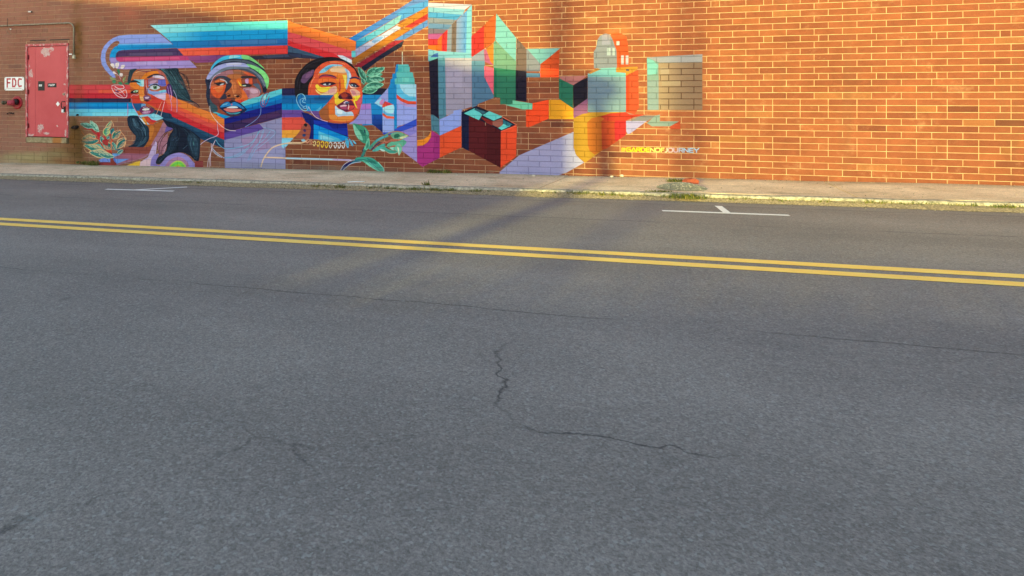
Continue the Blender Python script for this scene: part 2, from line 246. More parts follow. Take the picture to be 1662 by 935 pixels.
MURAL = """
@0,0,1
f 222,72,78 112,137.5 203,137.3 214,139 214,151 112,151
f 236,92,66 160,146 214,145 214,151.5 160,151.5
f 205,42,58 112,151 214,151 211,159.8 112,159.4
f 52,40,72 112,159.4 210,159.8 209,166.5 112,166.6
f 0,148,214 112,166.5 229,166.5 226,177 112,177.2
f 0,128,200 112,172.4 227,172.2 226,177 112,177.2
f 105,208,238 112,177.1 226,176.8 227,188.4 112,188.5
f 130,222,240 150,182 226,181 227,188.4 150,188.4
@160,30,10.012
f 148,165,235 1190,410 1000,255 480,265 330,280 230,320 150,382 90,450 50,535 35,640 50,745 110,840 180,915 230,960 280,960 250,890 180,820 130,740 110,650 115,560 150,480 200,420 250,380 300,360 335,372 342,400 316,432 960,412
f 112,185,240 320,415 960,402 1190,405 1200,432 315,440
g 20,155,222 24,120,190 300,500 1290,440|1290,480 380,515 320,532 290,562 277,612 275,645 180,660 182,590 205,530 250,470 318,434 960,425 1330,420
c 150,150,225 180,640 275,640 290,690 300,720 240,780 195,720
f 172,148,214 182,650 275,645 290,682 340,703 1480,680 1600,800 400,826 300,815 245,790 200,730
f 190,165,222 600,700 1100,692 1110,745 620,755
f 78,56,100 275,630 290,560 340,525 400,515 1280,488 1390,604 1090,612 400,620
f 92,76,112 500,560 1200,545 1210,598 500,605
f 200,66,120 278,628 1090,612 1390,602 1662,598 1560,705 1480,680 340,703 292,672
f 216,84,130 400,640 1300,620 1320,660 400,680
@0,0,1
g 160,75,130 110,60,120 305,95 365,95|304,92 321,91 369,88.5 358,97 345,101 318,102 308,98
g 245,100,72 216,50,52 290,85 467,80|288,79 467,73.5 467,87.5 298,90.5
f 226,62,62 372,81 467,78 467,87.5 372,89.5
f 42,42,62 400,91.5 467,87.5 486,93 470,96.5 440,96 412,97
f 60,66,92 425,90 467,88 470,92 430,94.5
g 160,235,242 98,216,218 250,45 340,45|244,41 320,38 467,33.3 467,47.4 320,51.5 261,54
g 100,212,235 14,150,214 262,58 330,60|261,54 320,51.5 467,47.4 467,63.2 320,66 276,67
g 20,130,200 36,100,168 280,70 380,70|275,66.5 320,66 467,63 467,73.5 288,79
f 60,115,175 355,66.5 450,64.5 450,71 360,73
f 218,112,52 467,33.5 480,38.5 566,63 577.5,67.5 577.5,82 571,83 480,55 467,52
f 222,78,86 467,52 480,55 571,83 571,93 567,102 528,93.5 480,78.5 467,73.5
f 214,44,52 467,65 480,70 540,86 566,102 530,94 480,78.5 467,73.5
f 58,84,114 467,73.5 480,78.5 528,93.5 533,98 486,93.5 467,87.5
f 40,50,80 467,84 500,90 526,96 486,94.5 467,88
f 214,226,240 547,89.5 556,90 571,97 572,104 556,97.5
f 95,192,204 570.5,83 577.5,82 577,93 570.6,93
f 185,70,95 556,90 571,92 571,97.5
L 1
@0,0,1
g 35,140,205 128,165,200 575,62 680,5|566,63 646,15.5 673,-2 695,-2 695,6 646,26.5 577.6,66.8
f 100,185,216 640,24 660,12 695,0 695,10.5 640,39 650,26
g 55,192,208 168,232,202 585,68 645,35|577.6,66.8 600,55 646,27 652,24 648,36 640,42 577.5,79.5
f 240,238,226 577,80 610,62 646,40 650,43 650,46 640,52 577,92.5
c 165,205,225 604,66 612,60 622,60 616,66 606,70
f 246,148,40 577,92.5 640,53 659,44 670,44.5 640,64 575,104 571,103 571,99
f 246,150,44 644,42 694,10 694,23 658,43 650,44.5
f 238,62,48 657,44 694,22 694,31 668,45
f 112,166,206 640,65 694,32 694.5,42 657,64 640,66
f 215,48,55 575,107 598,93 640,66 656,65 640,74.5 585,110 577,109
f 48,50,62 586,109 640,74.5 656,65.5 652,76 640,83 612,100 592,115.5 588,112
@640,0,10.012
f 244,234,212 550,45 1260,75 1230,95 1150,155 550,120
f 160,220,206 550,120 1150,155 1110,240 550,195
f 92,184,206 550,195 1100,240 1010,325 550,285
f 165,166,150 550,285 1010,325 930,403 550,375
f 122,162,176 550,375 935,403 870,482 550,465
f 146,122,118 550,465 870,480 810,542 550,552
f 214,96,138 550,550 805,540 740,637 550,637
f 250,54,50 550,635 740,635 705,737 550,737
f 255,124,24 550,735 708,735 705,822 550,802
f 152,226,210 1180,170 1260,76 1255,935 1160,935 1150,500
g 170,180,185 110,185,215 1010,600 1165,600|1010,335 1182,165 1166,862 1000,862
f 142,116,90 930,403 1012,333 1002,862 924,855
f 168,168,156 865,482 936,402 926,860 850,860
f 250,52,50 770,565 864,480 852,858 768,852
f 255,112,34 703,640 772,568 770,852 705,852
f 152,218,202 550,800 710,830 1255,862 1255,945 710,945 570,1000 550,1000
f 72,120,172 575,940 640,880 712,858 712,935 600,960
f 240,52,42 1252,590 1462,408 1457,800 1270,922 1252,910
f 246,108,40 1460,408 1650,215 1642,672 1457,795
f 250,148,42 1490,800 1642,675 1625,1070 1560,1000
f 225,110,125 1455,800 1492,798 1560,1000 1620,1070 1460,1000
f 175,175,165 1262,925 1455,798 1470,1050 1255,1050
@0,0,1
f 152,222,186 805.5,22 838,62 837.4,100 830,93 803.6,65
@788,0,10.012
f 142,190,132 150,655 500,1000 495,1150 130,1150 130,700
f 150,118,90 510,618 590,710 665,800 665,1200 490,1200 500,990
f 170,168,150 665,800 700,790 892,1040 890,1160 665,1160
f 152,216,184 675,795 1210,785 1030,940 893,1040
f 242,88,34 1205,800 1190,1180 893,1180 893,1042
L 0
@640,93,10.012
f 88,160,172 555,0 700,0 700,15 575,65
f 24,20,44 562,70 710,12 722,935 725,1005 630,935 592,925
f 78,132,158 710,10 825,10 842,935 735,1005 722,940
f 150,145,172 825,10 1257,12 1257,802 1110,850 1090,935 842,935
f 158,152,182 850,200 1100,200 1100,500 850,520
f 76,114,150 1255,60 1470,60 1470,320 1615,620 1612,662 1380,750 1330,792 1262,820
f 214,92,120 1462,140 1618,180 1610,605 1462,320
@788,93,10.012
f 42,112,92 135,170 495,210 492,740 440,700 440,762 240,768 235,660 135,650
f 30,100,84 135,170 180,180 180,650 135,650
f 26,22,44 490,210 668,230 668,725 490,702
f 84,122,158 664,255 890,260 892,325 664,325
f 236,80,40 890,180 1190,190 1190,325 890,325
@640,186,10.012
f 72,120,142 592,0 632,0 728,75 738,345 690,290 602,252
f 74,124,150 725,75 738,-5 842,-5 850,20 742,80
f 140,160,232 732,82 960,-22 960,-60 1090,-95 1087,182 736,342
f 232,82,44 740,345 1087,184 1092,532 736,702
f 175,50,128 370,510 470,500 540,450 595,370 602,255 735,342 737,705 620,762 460,852 370,782
f 160,44,120 640,300 735,345 737,705 640,750
f 242,140,42 370,418 480,400 560,340 602,258 596,362 540,452 470,502 370,512
@0,0,1
f 26,24,46 749.5,182 773.5,172 800,183 839,203 834,206.5 813,213.5
f 18,24,60 749,181 763,187 763,246 749.5,239.5
f 86,22,30 761,186 813,212.7 812.6,272.5 761,245
f 74,18,26 790,201 813,212.7 812.6,272.5 790,260
f 230,76,42 813,213 837,203 839,205 837.5,254 812.5,272.5
f 98,204,208 753,184 770,176 783,186 777.3,195
f 98,204,208 783,187 794,180.5 816,189.5 801,195.8
f 48,96,116 769,178 773,176 790,182 784,185
f 125,36,34 779,189 800,197 799,204 790,200
f 98,204,208 808.5,207.5 817,201 829,204.5 814,211
f 150,92,82 799.5,197 816,192 816,203 809,207.5 799.5,203
f 40,110,130 816,194 832,202 825,205 817,201
f 232,228,190 787.5,199 788.2,199 788,204 787.4,204
s 235,120,95 .9 815,189.5 839,203
s 235,120,95 .9 813.2,213.2 838,204
f 110,200,170 832,163 864,168 864,177.6 848,177.6 819,170 832,168.6
f 235,75,36 864.5,167.5 890.5,162 890.5,192.5 858,207 854,206 853.5,178 864,177.6
f 214,150,36 891,162 911,162 931,176.5 931,193.4 891,193.4
f 168,108,112 907,126.5 911,124 953,122.5 942,132 930,139
f 36,106,88 907,127 930.3,138.5 930,176 907,160
f 26,24,42 930,138.5 944,130 953.6,126 953.5,160 930.5,176
f 128,80,122 931,176 953.5,160 953.5,184 945,185.5 931,192
f 158,155,196 811,284 811,279 843,252 931,214 931,240 936,253 948,264 920,280 905,285
L 1
@0,0,1
f 168,168,150 964,111 963.5,84 967,79 970,64 974,58 982,54.5 990,56 994,64 1000,76 1001,93 1001.5,111
f 185,180,170 977,57 984,54.5 989,57 990,72 977,73
f 216,226,192 985,78 991,78 991,90 985,90
f 216,226,192 994,78 998,78 998,90 994,90
f 250,100,40 991,54 1000,52 1010,55 1017,60 1019,72 1020,85 1022,106 1001.5,111 1001,83 997,72 994,62
f 235,228,190 1000.5,67 1005.5,67 1005.5,73.5 1000.5,73.5
f 240,228,200 1008,90 1012.5,90 1012.5,104.5 1008,104.5
f 240,228,200 1015.5,90 1020,90 1020,104.5 1015.5,104.5
f 196,190,168 1050,93 1140,88 1140,102 1068,103
f 158,190,150 1050,93 1069,101 1069,178.5 1051,178.5
f 155,228,186 1050,95 1060,98 1068,106 1066,120 1051,122
f 172,190,158 1051,130 1069,130 1069,178.5 1051,178.5
g 205,168,112 165,130,92 1072,140 1135,140|1069,102 1140,101 1140,178.5 1069,178.5
f 214,182,126 1072,110 1086,110 1086,120 1072,120
f 208,176,120 1074,131 1104,131 1104,139 1074,139
f 168,168,150 954,125 1016,125 1016,182 954,182
f 155,226,190 954,125 954,119 971,111 1000,109.5 1000,117 1015.5,118.5 1015.5,125
f 225,155,62 954,119 969,111 976,112 958,120
f 242,162,50 1000,110 1035,108 1035,112 1021,122 1015.5,124 1015.5,118 1000,117
f 120,100,90 1016,112 1021,112.5 1021,115.5 1016,115
f 242,96,44 1015.5,124 1021,120 1036,114 1037,175 1030,186 1016,182
f 252,80,30 1015.5,124 1021,122 1021,182 1016,182
f 205,155,110 1016,182 1030,186 1066,187 1062,190 1049,197 1016,197
f 165,155,130 1022,197 1040,188 1065,188 1050,197
f 170,188,150 1050,200 1063,188 1071,186 1071,197 1104,197 1088,205 1058,205
f 238,92,48 1088,205 1104,196 1104.5,210 1088,210
f 238,172,44 931,192 945,185 970,181 1016,181 1016,217 975,246 950,264 941,258 934,250 931,238
f 240,130,36 953,199 960,192 980,187 1016,186 1016,218 975,246 965,251 957,245 954,235
f 238,88,36 976,197 982,192 1016,187 1016,219 985,241 977,243
f 246,54,48 997,200 1000,193 1016,190 1016,219 1000,230 998,226
f 240,70,40 975,189 990,184 1016,182 1022,186 1050,186 1030,190 1016,196 985,196
f 222,205,216 1016,196.5 1050,196.5 1023,216.5 1019,218 1016.5,213
L 0
@0,0,1
f 104,128,150 954,125 1015.8,124.5 1016,182 954,182
@0,0,1
f 24,136,205 643,105 647,104 647,200 641,216 620,209 604,203 588,204 588,153.5 622,153 630,143 633,137 634,128.5 636.5,128 637,119.5 641,119
f 30,30,54 588,149 600,150 615,143 630,143.5 620,154 588,154
s 205,214,196 1.1 653,84 653,105
@640,93,10.012
f 92,188,190 60,120 230,115 235,150 250,155 250,235 300,250 310,320 325,345 332,440 10,440 5,350 40,340 30,240 60,230
f 70,170,172 60,180 120,180 120,235 60,235
f 112,206,200 130,330 240,330 240,400 130,400
f 150,164,235 35,440 355,440 365,995 250,1060 45,1130
f 165,220,244 88,440 355,440 350,640 240,632 150,572 100,500
f 90,190,234 35,440 88,440 100,500 150,572 240,632 352,640 355,716 230,712 120,667 38,600
f 228,76,50 36,602 120,668 230,712 355,716 355,766 220,762 120,722 40,668
f 180,150,215 60,700 130,735 230,775 355,775 355,810 200,800 100,760
@480,186,10.012
g 22,80,175 18,36,105 1300,0 1350,250|1240,0 1410,0 1410,292 1240,152
@640,186,10.012
f 48,78,198 -200,300 0,240 362,70 362,182 210,242 60,292 -150,340
f 140,130,212 60,290 210,242 362,185 368,772 130,592 75,462
f 166,150,214 80,430 362,290 368,772 130,592
@480,93,10.012
f 156,165,234 1500,498 1502,715 1400,800 1280,745
f 152,214,244 1280,745 1380,660 1420,720 1400,815
c 205,140,200 1360,745 1390,690 1430,690 1400,780
f 224,66,76 1408,772 1450,712 1582,765 1410,818
f 232,86,60 1408,772 1445,740 1470,795 1410,818
f 152,170,234 1410,818 1592,764 1600,1220 1412,1220
c 168,228,244 1415,822 1585,775 1590,900 1520,910 1450,880
f 96,190,235 1415,860 1470,905 1590,925 1598,960 1480,960 1412,910
f 232,96,66 1412,900 1480,950 1598,965 1598,1000 1480,995 1412,945
f 150,144,214 1068,755 1222,750 1237,1085 860,1085 980,995 1030,931
f 170,120,205 1080,765 1215,760 1215,840 1060,860
@480,93,10.012
c 70,150,126 1015,160 1090,210 1140,310 1110,330 1050,260
c 62,142,118 1180,240 1250,170 1330,165 1290,240 1200,290
c 120,200,165 1290,200 1380,170 1440,165 1420,220 1330,250
c 80,160,132 1200,340 1260,290 1370,260 1410,280 1320,340 1250,380
c 118,196,165 1280,370 1350,330 1440,355 1380,395
c 78,160,134 1080,550 1130,460 1240,400 1330,420 1430,445 1330,520 1200,570 1120,575
c 130,210,176 1180,520 1260,520 1250,560 1190,565
c 66,148,122 1060,330 1130,320 1140,380 1100,450
c 58,130,110 1150,330 1240,300 1260,380 1200,420 1140,400
s 38,90,84 .5 1180,280 1240,220 1320,180
s 150,220,190 .5 1200,330 1290,290 1390,270
s 150,220,190 .5 1120,540 1220,450 1320,430
s 38,90,84 .5 1150,500 1250,470 1400,450
s 150,220,190 .5 1030,180 1080,260 1120,320
s 150,220,190 .5 1270,370 1330,300 1350,260
s 46,100,90 .6 1190,310 1260,340 1320,400
c 28,32,52 1140,290 1180,260 1200,290 1160,310
@480,93,10.012
e 150,220,190 64,156,130 36,90,84 120 1180,310 1445,162
e 120,200,170 70,150,126 36,90,84 110 1150,300 1300,175
e 150,215,190 80,165,138 36,90,84 100 1190,350 1442,352
e 150,220,190 72,156,132 36,90,84 130 1130,470 1432,440
e 140,215,185 66,146,124 36,90,84 120 1330,520 1080,556
e 130,205,180 58,134,112 36,90,84 100 1150,390 1012,158
e 150,215,190 60,140,118 36,90,84 70 1120,430 1075,345
@0,0,1
f 36,34,80 457.5,143.5 479,143 480,155 457.5,155
f 10,98,165 457.5,155 482,155 484,168 457.5,168
f 0,138,206 457.5,168 484,168 490,178.6 457.5,178.6
f 108,74,158 457.5,178.6 490,178.6 500,191 457.5,191
f 230,84,70 457.5,190.8 490,190 497,200 495,207 484,211.6 457.5,211.6
f 244,164,60 457,211.5 488,211 481,220 476,224 456.8,224
f 140,214,240 456.8,224 476.4,224 467,235 456.5,247
c 26,22,32 478,141 479,130 484,119 492,109 503,100 516,95 532,92.5 548,93.5 560,98 571,105 579,115 583,125 576,150 520,185 500,180 484,166 479,154
s 52,48,60 .8 482,140 486,122 500,106 520,98
s 60,50,66 .7 486,146 488,130 500,112
@480,93,10.012
c 104,72,112 160,260 290,200 285,280 230,340 150,420 90,400 100,320
c 130,88,130 180,270 260,230 250,290 160,350
@480,186,10.012
f 16,30,110 90,-40 200,-20 330,60 520,120 700,145 832,140 850,350 862,382 780,425 290,400 218,398 245,205 170,125 120,40
f 20,52,172 290,90 520,125 832,142 850,352 300,165
f 14,30,130 480,110 832,140 840,220 600,230
f 0,142,222 292,155 862,372 782,428 292,400
f 82,192,228 370,270 560,340 700,390 762,440 540,440 370,410
f 140,215,235 400,330 540,370 640,410 560,425 400,400
c 165,84,70 80,250 165,130 240,200 235,300 200,400 90,400
f 168,90,70 0,352 100,230 110,395 0,380
c 24,20,30 130,165 160,142 190,168 165,200
c 70,50,100 120,255 145,235 170,262 145,285
c 40,70,120 105,335 135,312 165,335 135,362
@480,93,10.012
c 222,88,56 200,610 203,540 220,430 280,330 310,220 380,140 480,80 620,58 780,72 880,140 955,200 1000,300 1050,370 1062,470 1086,600 1070,700 1035,850 990,960 935,1035 840,1068 700,1076 560,1060 420,1020 330,960 260,880 210,780
f 112,78,150 160,870 400,860 430,1025 320,960 290,931
c 236,140,68 360,290 420,200 520,140 640,118 780,150 860,220 900,300 880,335 780,290 680,300 560,280 450,270
c 130,196,226 378,255 460,170 560,120 660,113 760,130 720,152 600,150 540,190 480,240
c 90,170,210 470,190 560,140 620,140 560,175 500,220
c 232,192,150 560,190 680,140 800,170 835,235 780,262 660,240 580,235
c 148,196,236 790,185 860,215 902,305 872,380 845,480 822,525 812,430 838,330 825,250
c 215,230,240 850,215 885,260 895,320 870,330 860,260
f 242,214,70 745,285 830,290 832,400 815,520 780,480 790,380
c 236,132,40 680,290 760,290 785,420 800,540 740,580 690,600 670,480 655,360
c 222,96,52 700,380 720,340 740,480 720,560 690,520
c 236,112,52 360,400 430,310 560,305 660,370 690,440 560,400 430,412
c 200,60,60 380,350 440,300 560,300 660,360 560,330 440,330
c 84,50,82 370,342 420,290 500,278 600,290 685,348 600,318 500,300 430,308
c 44,50,92 870,350 920,318 1000,322 1052,368 960,342 900,352
c 240,215,66 320,470 350,440 420,490 540,480 572,500 500,560 420,570 355,535
c 235,182,150 500,560 572,490 650,470 672,540 620,610 500,622 400,600
c 245,216,125 322,520 400,580 520,610 420,614 345,570
c 220,160,160 540,540 620,500 640,560 560,590
f 242,212,60 620,618 682,560 702,660 762,682 700,722 640,762 632,700
c 62,34,54 395,436 480,408 580,410 645,430 560,462 470,468
c 200,195,205 440,440 500,428 570,430 540,454 470,456
c 40,40,56 490,420 530,420 535,450 495,450
s 190,60,50 .8 400,440 480,472 580,462 650,432
c 240,130,50 900,360 980,350 1040,400 1060,470 1000,420 900,400
c 60,34,52 868,440 900,428 950,426 1005,450 1032,482 960,487 900,468
c 165,185,205 900,446 950,442 985,470 930,472
c 50,60,80 925,440 960,440 965,470 935,470
c 245,220,200 870,430 910,480 960,492 1010,490 950,505 890,490
c 226,172,150 880,525 960,515 1045,570 1022,622 930,642 900,585
c 205,130,140 900,540 960,550 980,600 930,610
c 242,222,62 930,640 1022,620 1052,622 1000,702 960,722 1002,832 960,782 930,702 880,682
c 240,150,50 900,650 960,660 950,700 900,690
c 220,90,112 1005,715 1075,640 1072,720 1042,842 1000,832
c 92,30,52 688,640 740,590 790,568 870,588 912,640 922,682 850,682 790,670 720,682
c 160,56,44 735,602 790,578 842,610 820,652 760,655
c 60,20,40 700,640 740,630 750,665 710,672
c 60,20,40 850,640 890,630 910,670 860,672
c 240,200,60 660,700 760,690 800,700 720,745 665,780
c 108,34,66 668,790 740,738 800,698 860,710 902,700 952,770 955,822 900,862 820,884 740,852
c 236,200,215 775,742 820,708 852,725 800,752
c 80,110,150 800,735 850,720 870,745 820,752
c 216,70,68 850,790 952,792 920,842 850,858
c 228,188,205 715,790 800,768 832,790 760,812
c 170,70,110 720,810 830,800 830,850 760,845
s 245,230,235 1 855,760 862,800 850,850
s 70,20,50 .7 690,790 760,762 830,770 880,762 940,780
c 182,216,242 640,790 690,832 760,862 820,892 900,882 932,912 930,962 800,952 700,962 640,945
c 225,240,250 680,850 760,880 740,930 670,900
c 236,144,62 545,931 650,935 700,965 930,950 905,1020 760,1045 600,1025 550,990
c 178,92,48 420,1020 560,1040 700,1060 900,1040 990,930 1020,850 985,965 935,1035 840,1068 700,1076 560,1062
f 226,112,46 510,782 632,638 642,931 532,931
c 166,94,54 380,870 510,762 532,931 545,1025 420,1000
f 14,102,168 130,613 622,613 512,747 130,752
f 24,84,145 300,650 580,640 520,700 300,705
f 16,148,214 150,750 512,747 382,872 180,872
f 90,180,225 330,860 420,790 400,850 360,875
c 16,110,180 60,610 130,615 175,700 150,850 90,830 35,740 30,660
s 150,212,240 1 205,820 170,868 100,852 40,772 14,700 28,625 80,594 130,612 160,680 150,700
s 150,212,240 .9 160,742 110,722 130,682 155,668 112,668 72,692 78,760 128,800 165,790 182,800 168,832 125,822 118,795
s 226,205,232 .8 205,800 250,880 310,960 400,1010 520,1050
@480,186,10.012
s 235,150,120 .9 165,400 175,460 200,440 180,410
s 240,170,140 .9 165,460 190,400 230,420 185,465
s 240,160,120 .9 225,470 240,490 270,440 250,425 228,455
s 246,215,150 1.2 283,480 300,510 325,455 305,430 285,460
s 244,200,80 1.3 347,480 362,520 388,465 368,432 348,460
s 246,200,60 1.5 410,485 430,535 458,470 435,432 412,460
s 246,206,60 1.4 478,490 497,540 525,480 503,440 480,470
s 240,230,220 1.2 543,495 562,545 590,485 565,445 545,470
s 246,244,246 1.2 620,495 640,545 665,490 640,450 620,475
s 246,244,246 1.2 683,500 705,548 728,495 705,452 685,475
s 246,244,246 1.2 748,500 772,548 795,495 772,450 750,475
c 78,180,225 805,410 830,380 865,440 860,530 840,540 820,480
s 150,215,240 .9 800,440 840,540
c 90,185,225 865,390 905,430 935,500 910,510 880,450
c 110,200,230 915,410 960,440 985,480 950,465
c 150,200,220 90,410 130,395 160,430 110,440
s 246,196,150 1.8 -120,455 0,460 90,462 175,432
s 190,222,240 2.6 -250,710 0,714 500,727 900,742
s 200,170,215 2.2 600,732 780,738 905,742
@480,186,10.012
c 62,146,120 930,145 1040,170 1130,210 1190,300 1185,380 1130,470 1040,420 980,350 942,240
c 130,205,175 940,160 1000,230 1060,320 1090,420 1040,400 975,330 945,240
c 40,110,96 1040,240 1100,280 1130,340 1080,330
c 30,40,80 1110,240 1125,250 1130,300 1115,295
c 96,180,150 1120,220 1180,290 1170,350 1140,300
s 176,225,205 .6 938,160 960,280 1030,400
c 110,196,162 1150,420 1190,380 1204,480 1180,550 1110,600 1100,560 1130,500
c 58,140,118 1160,470 1185,430 1180,530 1140,550
s 60,130,120 4.5 1130,570 1070,700
s 30,50,90 1.5 1110,530 1080,600
s 72,150,132 4.5 1190,560 1300,440 1400,380 1500,340
s 86,170,190 2.5 1300,440 1390,380 1500,340
c 84,176,168 1240,590 1330,520 1440,470 1445,520 1370,572 1290,602
s 20,50,110 1.6 1230,570 1300,500 1370,450
c 78,170,150 1400,560 1440,520 1500,560 1600,590 1662,600 1600,635 1530,625 1460,600
c 190,225,215 1370,555 1450,580 1430,600 1380,580
c 196,110,90 1380,470 1470,430 1600,400 1660,430 1560,440 1450,470
c 100,180,150 1480,500 1560,440 1700,400 1800,440 1740,520 1640,560 1540,560
c 196,120,96 1500,540 1600,500 1700,520 1600,540
c 160,225,205 1530,540 1600,530 1640,560 1580,580
s 206,200,170 .7 1470,600 1530,632 1620,628 1662,600
@640,186,10.012
s 120,150,110 2 -180,350 -60,290 60,278 160,310
c 108,170,138 -60,320 20,290 120,300 235,345 150,390 60,400 -20,390
c 40,110,90 0,330 60,310 90,350 40,380 0,380
c 216,222,170 90,370 180,340 225,347 160,385 110,395
s 196,110,80 1 -100,300 60,272 170,312 235,345
c 196,110,90 -60,400 60,400 140,395 60,430 -40,440
c 118,200,172 -20,560 30,500 70,470 110,510 130,570 100,630 75,668 45,600
c 230,236,214 50,520 75,560 78,650 60,590
s 196,150,120 .7 75,460 130,560 78,668
@480,186,10.012
c 66,160,140 975,705 1100,690 1230,702 1330,770 1420,870 1432,931 1370,931 1280,890 1180,820 1080,765 980,765
c 120,210,180 1080,740 1180,790 1280,870 1370,925 1300,900 1180,830
c 44,120,110 1150,710 1250,740 1320,800 1240,790
c 90,180,165 1180,770 1260,800 1340,880 1260,850
c 60,130,150 860,800 950,745 1060,730 1000,770 920,800
c 16,24,100 740,915 732,890 790,820 880,770 930,760 860,820 800,880
s 214,220,240 .8 728,905 780,820 880,752 960,735
s 214,220,240 .8 760,915 850,830 940,785 1060,770
s 140,225,205 1.2 1330,770 1420,870 1430,931
s 40,60,70 .5 1000,735 1150,740 1280,830 1380,920
@0,0,1
f 234,128,54 270,153 300,165 320,175 342,182.5 364,192 364,204 320,187 290,173.5 262,163 258,156
f 228,80,72 243,153 262,160 290,173 320,186.5 364,203.5 364,216.5 320,199 285,183 262,173 243,163
f 240,96,60 262,162 290,173 330,190 364,204 364,209 320,191 280,174
f 212,44,54 235,162 245,163 262,173 285,183 320,199 364,216 364,227.5 320,208 295,197 265,183 237,170
f 38,80,112 236,169 265,182.5 295,196.5 320,208 364,227 364,241 355,238 345,232 327,226 300,212 277,200 262,194 248,182 240,175
f 28,64,96 262,190 300,205 345,225 364,235 364,241 355,238 327,226 300,212
f 150,145,186 364,226.5 420,212 428,209 421,201 457.5,190.5 457.5,224 456.5,247 463,236 463.3,277.5 365,277
f 160,156,198 365,245 455,235 463,245 463.3,277.5 365,277
f 166,140,180 390,225 430,215 440,240 400,250
f 92,200,216 457.5,144 437,150 404,161 388,168 396,173 420,166 457.5,153
f 0,138,206 457.5,152.5 420,165.5 396,172 398,183 457.5,168
f 0,108,188 400,176 457.5,160.5 457.5,168 399,183
f 62,196,214 343,181 357,177 362,184 371,187 368,190.5 358,188
f 14,146,208 360,178 365,182 374,189 364,193 352,187 360,184
f 20,28,130 457.5,167 457.5,178 364,202.5 364,192.5 376,189.5 400,181
f 58,38,88 457.5,177.5 457.5,190.5 410,203 364,215.5 364,202
f 76,44,92 390,197 450,181 456,187 410,201
f 98,72,158 364,215.5 421,201 428,209 420,212.5 364,227.5
@320,80,10.012
c 40,48,70 130,488 220,460 232,600 215,700 225,900 250,1030 200,960 165,860 143,740 152,620
c 30,34,58 215,370 230,290 300,200 400,130 520,98 700,95 840,112 960,190 1060,280 1100,350 1150,440 1165,540 1135,640 1118,700 1070,695 1040,580 960,450 840,370 700,330 560,335 420,375 300,440 220,530 150,540 150,480 185,410
c 64,182,226 228,295 300,200 400,130 520,98 725,94 745,155 620,150 480,165 360,210 280,270 225,350
c 150,215,225 540,100 640,98 700,120 600,140 520,150
c 130,210,130 720,94 840,110 960,190 1070,288 1092,325 980,240 860,178 742,156
c 80,90,110 350,230 460,180 600,165 740,170 860,200 960,250 1060,330 960,290 800,225 600,195 450,215
c 166,170,226 150,484 190,390 280,300 380,250 520,220 700,218 800,240 862,292 740,286 600,280 480,290 360,340 270,410 200,484
c 205,205,235 480,235 600,222 720,225 700,255 560,260 480,262
c 134,224,136 800,238 900,258 1020,310 1110,380 1162,470 1162,560 1132,642 1110,560 1060,440 960,350 860,292
c 112,124,142 200,490 270,410 360,340 480,290 600,280 740,285 860,310 960,370 1050,450 1110,550 1100,610 1000,470 900,380 760,330 600,320 440,352 300,430 225,500
c 70,78,100 620,320 740,315 860,345 960,410 1050,520 1090,640 1040,560 940,440 820,370 700,335
c 150,74,56 215,620 222,550 262,450 380,380 560,330 740,342 880,390 980,470 1040,580 1062,680 1025,760 860,800 730,860 700,900 700,1040 560,1090 420,1060 300,1020 232,1010 212,900 210,760
c 56,82,94 205,800 260,850 320,920 330,1005 235,1012 208,900
c 168,112,122 265,450 380,380 560,338 600,390 480,440 330,440
c 150,98,74 590,338 740,340 840,385 720,415 600,400
c 226,96,60 755,360 880,400 965,455 900,450 780,400
c 186,108,60 480,430 600,400 720,420 730,480 640,500 560,480
c 54,62,80 265,510 330,440 450,435 545,490 545,540 500,562 450,490 380,465 300,500
c 58,46,52 718,440 860,428 962,450 962,478 860,470 730,472
c 214,110,62 290,520 380,480 455,512 400,545 320,550
s 205,222,232 1.3 370,488 450,510 492,565
c 38,40,52 288,565 360,543 440,550 445,585 360,594
c 205,214,218 395,560 435,560 410,582 365,584
c 190,100,70 235,520 290,560 330,600 225,610
c 234,94,48 225,612 330,600 475,578 445,680 400,745 362,792 300,780 235,720
c 236,120,60 290,620 420,600 400,680 330,700
c 120,60,60 225,760 300,790 362,850 360,930 290,900 230,840
c 186,98,56 540,500 640,490 685,600 705,700 725,790 640,802 560,792 480,782 468,720 520,600
c 214,120,70 560,540 620,540 640,660 600,720 560,640
c 58,50,66 480,560 545,540 562,600 480,690 440,710 462,620
c 52,52,74 395,775 450,718 485,782 440,812 370,815
c 44,24,30 488,752 530,740 545,765 500,775
c 44,24,30 630,760 680,745 690,770 650,785
s 70,35,35 .7 470,745 500,718 545,738
s 70,35,35 .7 620,740 680,730 715,770 690,800
c 120,70,60 540,790 620,790 610,830 550,830
c 234,112,40 640,490 705,478 722,560 705,602 650,545
c 246,206,70 665,510 702,560 752,572 802,602 740,602 690,582
c 206,154,202 780,490 832,480 832,552 790,552
c 226,90,52 840,480 905,480 895,560 842,552
c 120,70,70 900,480 960,490 980,560 910,570
c 42,44,54 718,582 800,568 882,595 842,612 768,610
c 195,205,192 738,585 792,582 790,598 750,600
c 84,98,120 905,570 1000,560 1045,690 1000,700 960,620
c 194,140,155 740,640 860,622 980,640 1022,700 992,762 862,800 800,782 780,702
c 214,170,190 860,650 960,655 990,700 900,720
c 170,100,120 760,650 850,680 840,780 800,770
c 230,112,54 700,630 765,680 812,760 822,812 742,852 640,862 620,802 722,782
c 226,70,50 640,832 740,818 765,842 690,864
c 150,60,50 480,820 540,800 560,840 480,850 420,880
c 44,36,46 358,935 420,878 520,848 560,828 620,842 700,878 785,952 700,940 560,900 440,930
@320,160,10.012
c 22,40,78 363,152 400,92 470,50 560,62 640,50 720,90 792,160 802,192 720,242 640,268 540,272 460,232 395,182
